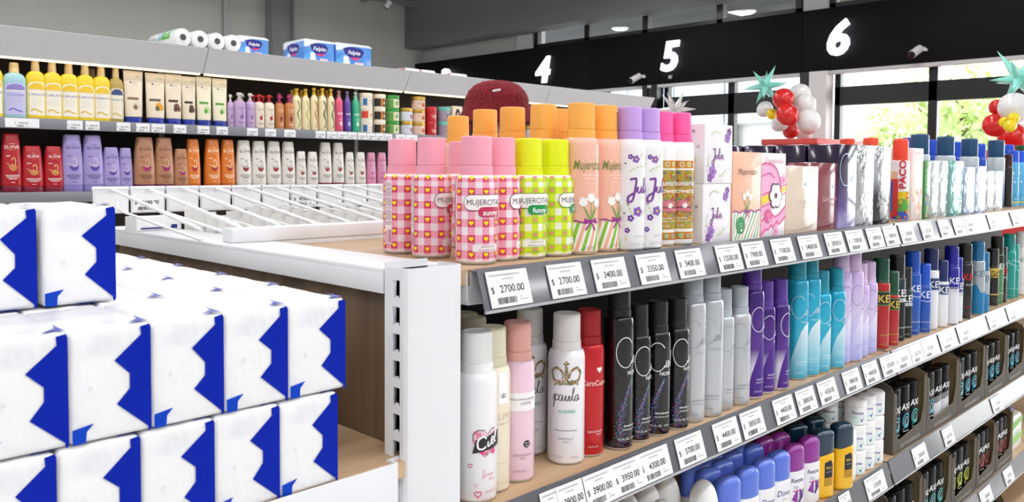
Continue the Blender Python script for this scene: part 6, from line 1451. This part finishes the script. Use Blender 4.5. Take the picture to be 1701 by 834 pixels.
for px0, px1, grn, lb in ((304, 333, True, 'white toilet roll pack with a green label on the far shelving'), (361, 388, False, 'white toilet roll pack without label beside the green one')):
    A, B = onY(px0, 62, FY-.01), onY(px1, 62, FY-.01)
    roll_pack(0, ((A.x+B.x)/2, FY-.01, TOP), lb, (B.x-A.x)/1.93, .28 if grn else .2, grn, 2)
FB = bumpy(fresh('#4f93e0', rough=.28, coat=.5), 18, .3, .004, 2)
def felpita(w, H):
    p = Print(); p.poly([(-w/2, H*.99), (w/2, H*.99), (w/2, H*.93), (0, H*.93), (-w*.2, H*.86), (-w*.36, H*.70), (-w/2, H*.66)], '#eef3fb', 0); p.poly([(-w*.5, 0), (-w*.12, 0), (-w*.12, H*.55), (-w*.3, H*.5), (-w*.5, H*.2)], '#58a8f0', 0)
    p.poly([(-w*.30, H*.80), (-w*.1, H*.90), (w*.18, H*.86), (w*.28, H*.72), (w*.22, H*.45), (w*.05, H*.26), (-w*.12, H*.34), (-w*.26, H*.55)], '#1b1f8a', 1); p.poly([(-w*.14, H*.36), (w*.20, H*.42), (w*.06, H*.25), (-w*.02, H*.27)], '#e0307a', 2)
    p.text('Felpita', 0, H*.63, H*.20, '#ffffff', 3, .25, .015, w*.46); p.ell(-w*.22, H*.30, w*.08, H*.14, '#f4f4f6', 3); p.rect(-w*.30, -w*.12, 0, H*.2, '#f4f4f6', 3); p.rect(w*.02, w*.26, H*.02, H*.16, '#fbfbfb', 3); p.rect(w*.04, w*.24, H*.10, H*.13, '#e0307a', 4)
    return p
def kitchen(px0, px1, pt, pb, label, d=.17, side=True, Y=FY+.0):
    A, B = onY(px0, pb, Y), onY(px1, pb, Y); H = onY(px1, pt, Y).z-TOP; w = B.x-A.x
    t = thing('paper_towel_pack', label, 'paper towel pack', ((A.x+B.x)/2, Y, TOP), 0, 'blue paper packs on the far shelving')
    bm = bmesh.new(); box(bm, -w/2, w/2, 0, d, 0, H, .008, 3); part('wrapper', finish(bm, FB), t)
    bm = bmesh.new(); box(bm, -w/2+.004, w/2-.004, .004, d-.004, H-.006, H+.006, .005, 2); part('white_top', finish(bm, M('#f1f3f6', .35)), t)
    part('front_print', felpita(w, H).mesh(on_front()), t)
    if side:
        p = felpita(d, H); part('side_print', p.mesh(lambda u, v, l: Vector((-w/2-EPS*(1+l), d/2-u, v))), t)
kitchen(505, 556, 72, 108, 'blue paper towel pack with logos on two sides, middle of the three', .19)
kitchen(558, 617.5, 79, 112, 'blue paper towel pack at the end of the three, beside the bare header', .13, True)
kitchen(397, 447, 66, 96, 'blue paper towel pack beside the white toilet rolls', .12, True, FY+.01)
for k, (a, c) in enumerate(((673, 700), (700, 725), (748, 778))):
    X0, X1 = onY(a, 125, FY+.03).x, onY(c, 125, FY+.03).x
    t = thing('tissue_pack', 'low white tissue pack with red ends on the far shelving, %s beyond the blue packs' % ORD[k], 'tissue pack', ((X0+X1)/2, FY+.03, TOP), 0, 'low tissue packs on the far shelving')
    h = onY((a+c)/2, 118+k*3, FY+.03).z-TOP; h = max(.025, h)
    bm = bmesh.new(); box(bm, -(X1-X0)*.48, (X1-X0)*.48, 0, .12, 0, h, .012, 3); part('wrapper', finish(bm, M('#f3eeee', .35)), t)
    part('end_band', boxmesh(M('#c9405a', .4), -(X1-X0)*.485, -(X1-X0)*.43, .006, .114, .004, h-.004, .004), t)

# ================================================================== PERSON IN THE FAR AISLE
pc = onD = EYE+ray(825, 163)*2.82
px_, py_ = pc.x, pc.y
def person():
    H = 1.715
    V, E_, R_ = [], [], []
    def jt(p, r, par=None):
        V.append(p); R_.append(r); i = len(V)-1
        if par is not None: E_.append((par, i))
        return i
    pel = jt((0, 0, .90), (.15, .105)); b1 = jt((0, 0, 1.05), (.135, .095), pel); b2 = jt((0, .0, 1.22), (.155, .105), b1); b3 = jt((0, 0, 1.36), (.13, .085), b2); nk = jt((0, .005, 1.455), (.055, .055), b3); jt((0, .0, 1.52), (.05, .05), nk)
    for s in (-1, 1):
        hp = jt((s*.09, 0, .86), (.085, .085), pel); kn = jt((s*.10, -.01, .48), (.058, .058), hp); an = jt((s*.10, .01, .09), (.040, .040), kn); jt((s*.11, -.16, .035), (.036, .03), an)
        sh = jt((s*.175, 0, 1.385), (.058, .058), b3); el_ = jt((s*.225, .02, 1.10), (.042, .042), sh); wr = jt((s*.23, -.07, .86), (.028, .026), el_); pm = jt((s*.23, -.09, .79), (.032, .018), wr)
        for q, (dx, ln) in enumerate(((-.024, .062), (-.009, .074), (.007, .070), (.022, .056))):
            f1 = jt((s*.23+.0, -.095+dx, .755), (.0088, .0088), pm); f2 = jt((s*.228, -.10+dx, .755-ln*.55), (.0082, .0082), f1); jt((s*.222, -.098+dx, .755-ln), (.0072, .0072), f2)
        t1 = jt((s*.215, -.125, .80), (.011, .011), pm); jt((s*.208, -.145, .765), (.009, .009), t1)
    me = bpy.data.meshes.new('b'); me.from_pydata(V, E_, []); o = bpy.data.objects.new('b', me); COL.objects.link(o)
    o.modifiers.new('s', 'SKIN'); sd = me.skin_vertices[0].data
    for i, r in enumerate(R_): sd[i].radius = r; sd[i].use_root = (i == 0)
    su = o.modifiers.new('u', 'SUBSURF'); su.levels = su.render_levels = 2
    dg = bpy.context.evaluated_depsgraph_get(); dg.update(); m2 = bpy.data.meshes.new_from_object(o.evaluated_get(dg)); bpy.data.objects.remove(o)
    SK = M('#c99a7c', .5); m2.materials.clear()
    for m in (SK, M('#2f3238', .8), M('#31405f', .85), M('#222222', .6)): m2.materials.append(m)
    for p in m2.polygons:
        c = p.center; p.use_smooth = True
        arm = abs(c.x) > .19 and c.z < 1.15
        p.material_index = 3 if c.z < .075 else (2 if c.z < .93 and not (abs(c.x) > .185) else (0 if c.z > 1.452 or (abs(c.x) > .19 and c.z < .87) else 1))
    t = thing('person', 'person in a dark red fleecy hat standing behind the orange capped cans', 'person', (px_, py_, 0), facing(pc, 20))
    part('body', m2, t)
    zc = 1.60
    bm = bmesh.new(); bmesh.ops.create_icosphere(bm, subdivisions=4, radius=1)
    for v in bm.verts:
        x, y, z = v.co; X = x*.076; Y_ = y*.096; Z_ = z*.118
        if z < 0: X *= 1+z*.28; Y_ = Y_*(1+z*.16)-.012*(-z)
        if y < -.3:
            Y_ -= .022*math.exp(-((x/.17)**2+((z+.18)/.22)**2)); Y_ += .010*math.exp(-(((abs(x)-.38)/.17)**2+((z-.02)/.12)**2)); Y_ -= .006*math.exp(-((x/.3)**2+((z+.52)/.07)**2)); Y_ += .004*math.exp(-((x/.3)**2+((z+.46)/.025)**2))
        v.co = (X, Y_, Z_)
    for v in bm.verts: v.co.z += 0
    hd = part('head', finish(bm, SK, True, 180), t, (0, -.005, zc))
    for s in (-1, 1):
        bm = bmesh.new(); loft(bm, [(-.03, .004, .010), (-.01, .008, .016), (.015, .009, .018), (.03, .005, .010)], 12); part('ear', finish(bm, SK), hd, (s*.075, .01, -.01))
        part('eye', loftmesh(M('#2a1f1a', .2), rnd(-.006, .006, .009), 12), hd, (s*.030, -.083, .004))
    bm = bmesh.new(); box(bm, -.022, .022, -.003, .003, -.003, .003, .0025); part('mouth', finish(bm, M('#9a5a52', .5)), hd, (0, -.088, -.060))
    bm = bmesh.new(); bmesh.ops.create_icosphere(bm, subdivisions=3, radius=1)
    for v in bm.verts: v.co = (v.co.x*.084, v.co.y*.10+.012, v.co.z*.10+.02 if v.co.z > -.2 else v.co.z*.115)
    part('hair', finish(bm, M('#2a1d18', .7), True, 180), hd, (0, .012, .0))
    hatm = fresh('#7a1420', rough=.95); speckle(hatm, '#5a0d18', '#941c2a', 130, .3, .7, 3)
    bm = bmesh.new(); sec = [(-.03, .128, .132), (-.028, .131, .135), (.0, .120, .126), (.03, .110, .117), (.058, .105, .112), (.080, .094, .100), (.098, .075, .081), (.109, .050, .055), (.114, .02, .022)]
    # denser crown so the pile of the fleece can be modelled
    S2 = []
    for A_, B_ in zip(sec, sec[1:]):
        for k in range(5): S2.append(tuple(A_[i]+(B_[i]-A_[i])*k/5 for i in range(3)))
    S2.append(sec[-1]); loft(bm, S2, 120)
    for v in bm.verts:
        n_ = noise.noise(v.co*150)+.6*noise.noise(v.co*320); d = Vector((v.co.x, v.co.y, v.co.z*.6)).normalized(); v.co += d*n_*.0028
    ht = part('hat', finish(bm, hatm, True, 180), hd, (0, .004, .085))
    hp = Print(); hp.rrect(-.0135, .0135, -.0035, .0035, .0025, '#e9e4de', 0); hp.rect(-.009, .009, -.0006, .0006, '#a9a39c', 1)
    tg_ = part('hat_tag', hp.mesh(on_front()), ht, (0, 0, .070)); 
    a_ = math.radians(-22); tg_.location = (.103*math.sin(a_)*1.0, -.112*math.cos(a_), .072); tg_.rotation_euler = (math.radians(-14), math.radians(-10), a_)
    return t
person()

# ================================================================== BALLOONS AND DISPLAY STANDS
def balloon_mesh(col):
    r = .115; bm = bmesh.new(); bmesh.ops.create_uvsphere(bm, u_segments=28, v_segments=20, radius=r)
    for v in bm.verts:
        if v.co.z < 0: v.co.x *= 1-.10*(v.co.z/r)**2; v.co.y *= 1-.10*(v.co.z/r)**2; v.co.z *= 1.14
    loft(bm, [(-r*1.22, .012), (-r*1.19, .006), (-r*1.12, .005)], 10)
    return finish(bm, M(col, .25, 0, .3), True, 60)
BAL = {c: balloon_mesh(h) for c, h in (('red', '#d8201c'), ('white', '#e9e8e6'), ('yellow', '#f5d800'), ('blue', '#2a4fa8'))}
def star_mesh(col, R, metal=.35, seed=1, n_=0):
    rr = random.Random(seed); bm = bmesh.new(); bmesh.ops.create_icosphere(bm, subdivisions=1, radius=R*.22)
    bm.faces.ensure_lookup_table(); ico = bmesh.new(); bmesh.ops.create_icosphere(ico, subdivisions=1, radius=1); dirs = [v.co.copy() for v in ico.verts]; ico.free()
    rot = Matrix.Rotation(.5, 3, 'X') @ Matrix.Rotation(seed*.7, 3, 'Z')
    for d in dirs:
        d = (rot @ d).normalized(); L = R*rr.uniform(.75, 1.1); a = d.orthogonal().normalized(); b_ = d.cross(a)
        base = [bm.verts.new(d*R*.10+(a*math.cos(t)+b_*math.sin(t))*R*.15) for t in [2*PI*k/8 for k in range(8)]]
        mid = [bm.verts.new(d*(R*.12+(L-R*.12)*.55)+(a*math.cos(t)+b_*math.sin(t))*R*.065) for t in [2*PI*k/8 for k in range(8)]]; tip = bm.verts.new(d*L)
        for k in range(8): bm.faces.new((base[k], base[(k+1) % 8], mid[(k+1) % 8], mid[k])); bm.faces.new((mid[k], mid[(k+1) % 8], tip))
    return finish(bm, M(col, .25, metal, .4), True, 50)
def at7(px, py, X=6.9): return onX(px, py, X)
def balloon(c, px, py, d, label, group, X):
    P = at7(px, py, X); s = d*dep(P)/FPX/.23
    o = thing('balloon', label, 'balloon', P, random.uniform(0, 6), group, BAL[c]); o.scale = (s, s, s); o.rotation_euler = (random.uniform(-.8, .8), random.uniform(-.8, .8), 0); return o
C1 = [('white', 1329, 156, 34, 6.98), ('white', 1337, 173, 36, 6.92), ('white', 1271, 181, 26, 7.0), ('white', 1342, 201, 40, 6.90), ('white', 1296, 205, 27, 7.2), ('white', 1333, 216, 32, 7.45), ('red', 1301.5, 164, 35, 6.86), ('red', 1307, 190, 36, 6.80), ('red', 1314, 216, 28, 7.42), ('yellow', 1282, 189, 17, 6.86), ('blue', 1327, 186, 14, 7.02)]
def spread_out(C):
    C = [list(c) for c in C]
    for it in range(400):
        for i in range(len(C)):
            for j in range(i):
                a, b_ = C[i], C[j]; P, Q = at7(a[1], a[2], a[4]), at7(b_[1], b_[2], b_[4])
                if (P-Q).length < (a[3]*dep(P)+b_[3]*dep(Q))/FPX/2*1.07:
                    s_ = 1 if a[4] >= b_[4] else -1
                    a[4] += .004*s_; b_[4] -= .004*s_
    return C
cn = {}
for c, px, py, d, X in spread_out(C1):
    k = cn[c] = cn.get(c, 0)+1
    balloon(c, px, py, d, '%s balloon of the cluster on the red stand, %s' % (c, {'red': ('upper one', 'middle one', 'lowest one'), 'white': ('topmost', 'second from the top', 'smallest on the star side', 'biggest', 'low on the star side', 'lowest'), 'yellow': ('small',), 'blue': ('tiny, half hidden',)}[c][k-1]), 'balloons of the cluster on the red stand', X)
C2 = [('red', 1656, 177, 24, 6.92), ('white', 1684, 178, 48, 6.84), ('red', 1652, 208, 38, 6.84), ('red', 1680, 226, 44, 7.45), ('white', 1702, 212, 40, 7.5), ('yellow', 1668, 203, 17, 6.66), ('yellow', 1678, 209, 20, 6.64), ('yellow', 1684, 196, 18, 6.66)]
cn = {}
for c, px, py, d, X in spread_out(C2):
    k = cn[c] = cn.get(c, 0)+1
    balloon(c, px, py, d, '%s balloon of the cluster at the frame edge, %s' % (c, {'red': ('small upper one', 'middle one', 'lowest one'), 'white': ('big upper one', 'cut by the frame'), 'yellow': ('outer small one', 'lower small one', 'upper small one')}[c][k-1]), 'balloons of the cluster at the frame edge', X)
for (px, py, R_, col, sd, lb, X) in ((1271, 143, .23, '#93e6d6', 1, 'teal spiky star balloon over the cluster on the red stand', 6.93), (1693, 131, .25, '#93e6d6', 4, 'teal spiky star balloon at the frame edge', 6.9)):
    thing('star_balloon', lb, 'balloon', at7(px, py, X), 0, 'spiky star balloons', star_mesh(col, R_, 0, sd))
thing('star_balloon', 'pale silver spiky star balloon rising behind the hot pink caps', 'balloon', at7(1122, 182, 6.9), 0, 'spiky star balloons', star_mesh('#e6e1de', .24, .3, 2))
def stand(x, y, z, w, d, col, label, top=None):
    t = thing('display_stand', label, 'display stand', (x, y, 0), 0)
    bm = bmesh.new(); box(bm, -d/2, d/2, -w/2, w/2, .06, z-.05, .004); part('body', finish(bm, M(col, .5)), t)
    part('top', boxmesh(M(top or col, .45), -d/2-.01, d/2+.01, -w/2-.01, w/2+.01, z-.05, z, .004), t); part('base', boxmesh(M('#3a3a3c', .6), -d/2+.02, d/2-.02, -w/2+.02, w/2-.02, 0, .06), t)
A = onX(1269, 234, 6.75); B = onX(1358, 231, 6.75)
stand(7.19, (A.y+B.y)/2, 1.775, abs(A.y-B.y), .92, '#c8322e', 'red display stand under the balloon cluster, seen over the violet boxes', '#cf4a42')
stand(7.3, 1.80, 1.655, .55, 1.15, '#c8322e', 'red display stand under the balloon cluster at the frame edge', '#cf4a42')
A = onX(1122, 188, 6.9); stand(6.9, A.y, A.z-.235, .40, .36, '#e3dfe0', 'pale display stand under the silver star balloon', '#f0eeee')
# ================================================================== LIGHT
w = bpy.data.worlds.new('daylight'); SC.world = w; w.use_nodes = True
w.node_tree.nodes['Background'].inputs[0].default_value = (.93, .97, 1, 1)
w.node_tree.nodes['Background'].inputs[1].default_value = 5.5
SC.view_settings.view_transform = 'Standard'
SC.view_settings.look = 'None'
SC.view_settings.exposure = .6
SC.view_settings.gamma = 1
SC.view_settings.use_curve_mapping = False
SC.cycles.max_bounces = 8
SC.cycles.use_denoising = True
SC.cycles.sample_clamp_indirect = 8
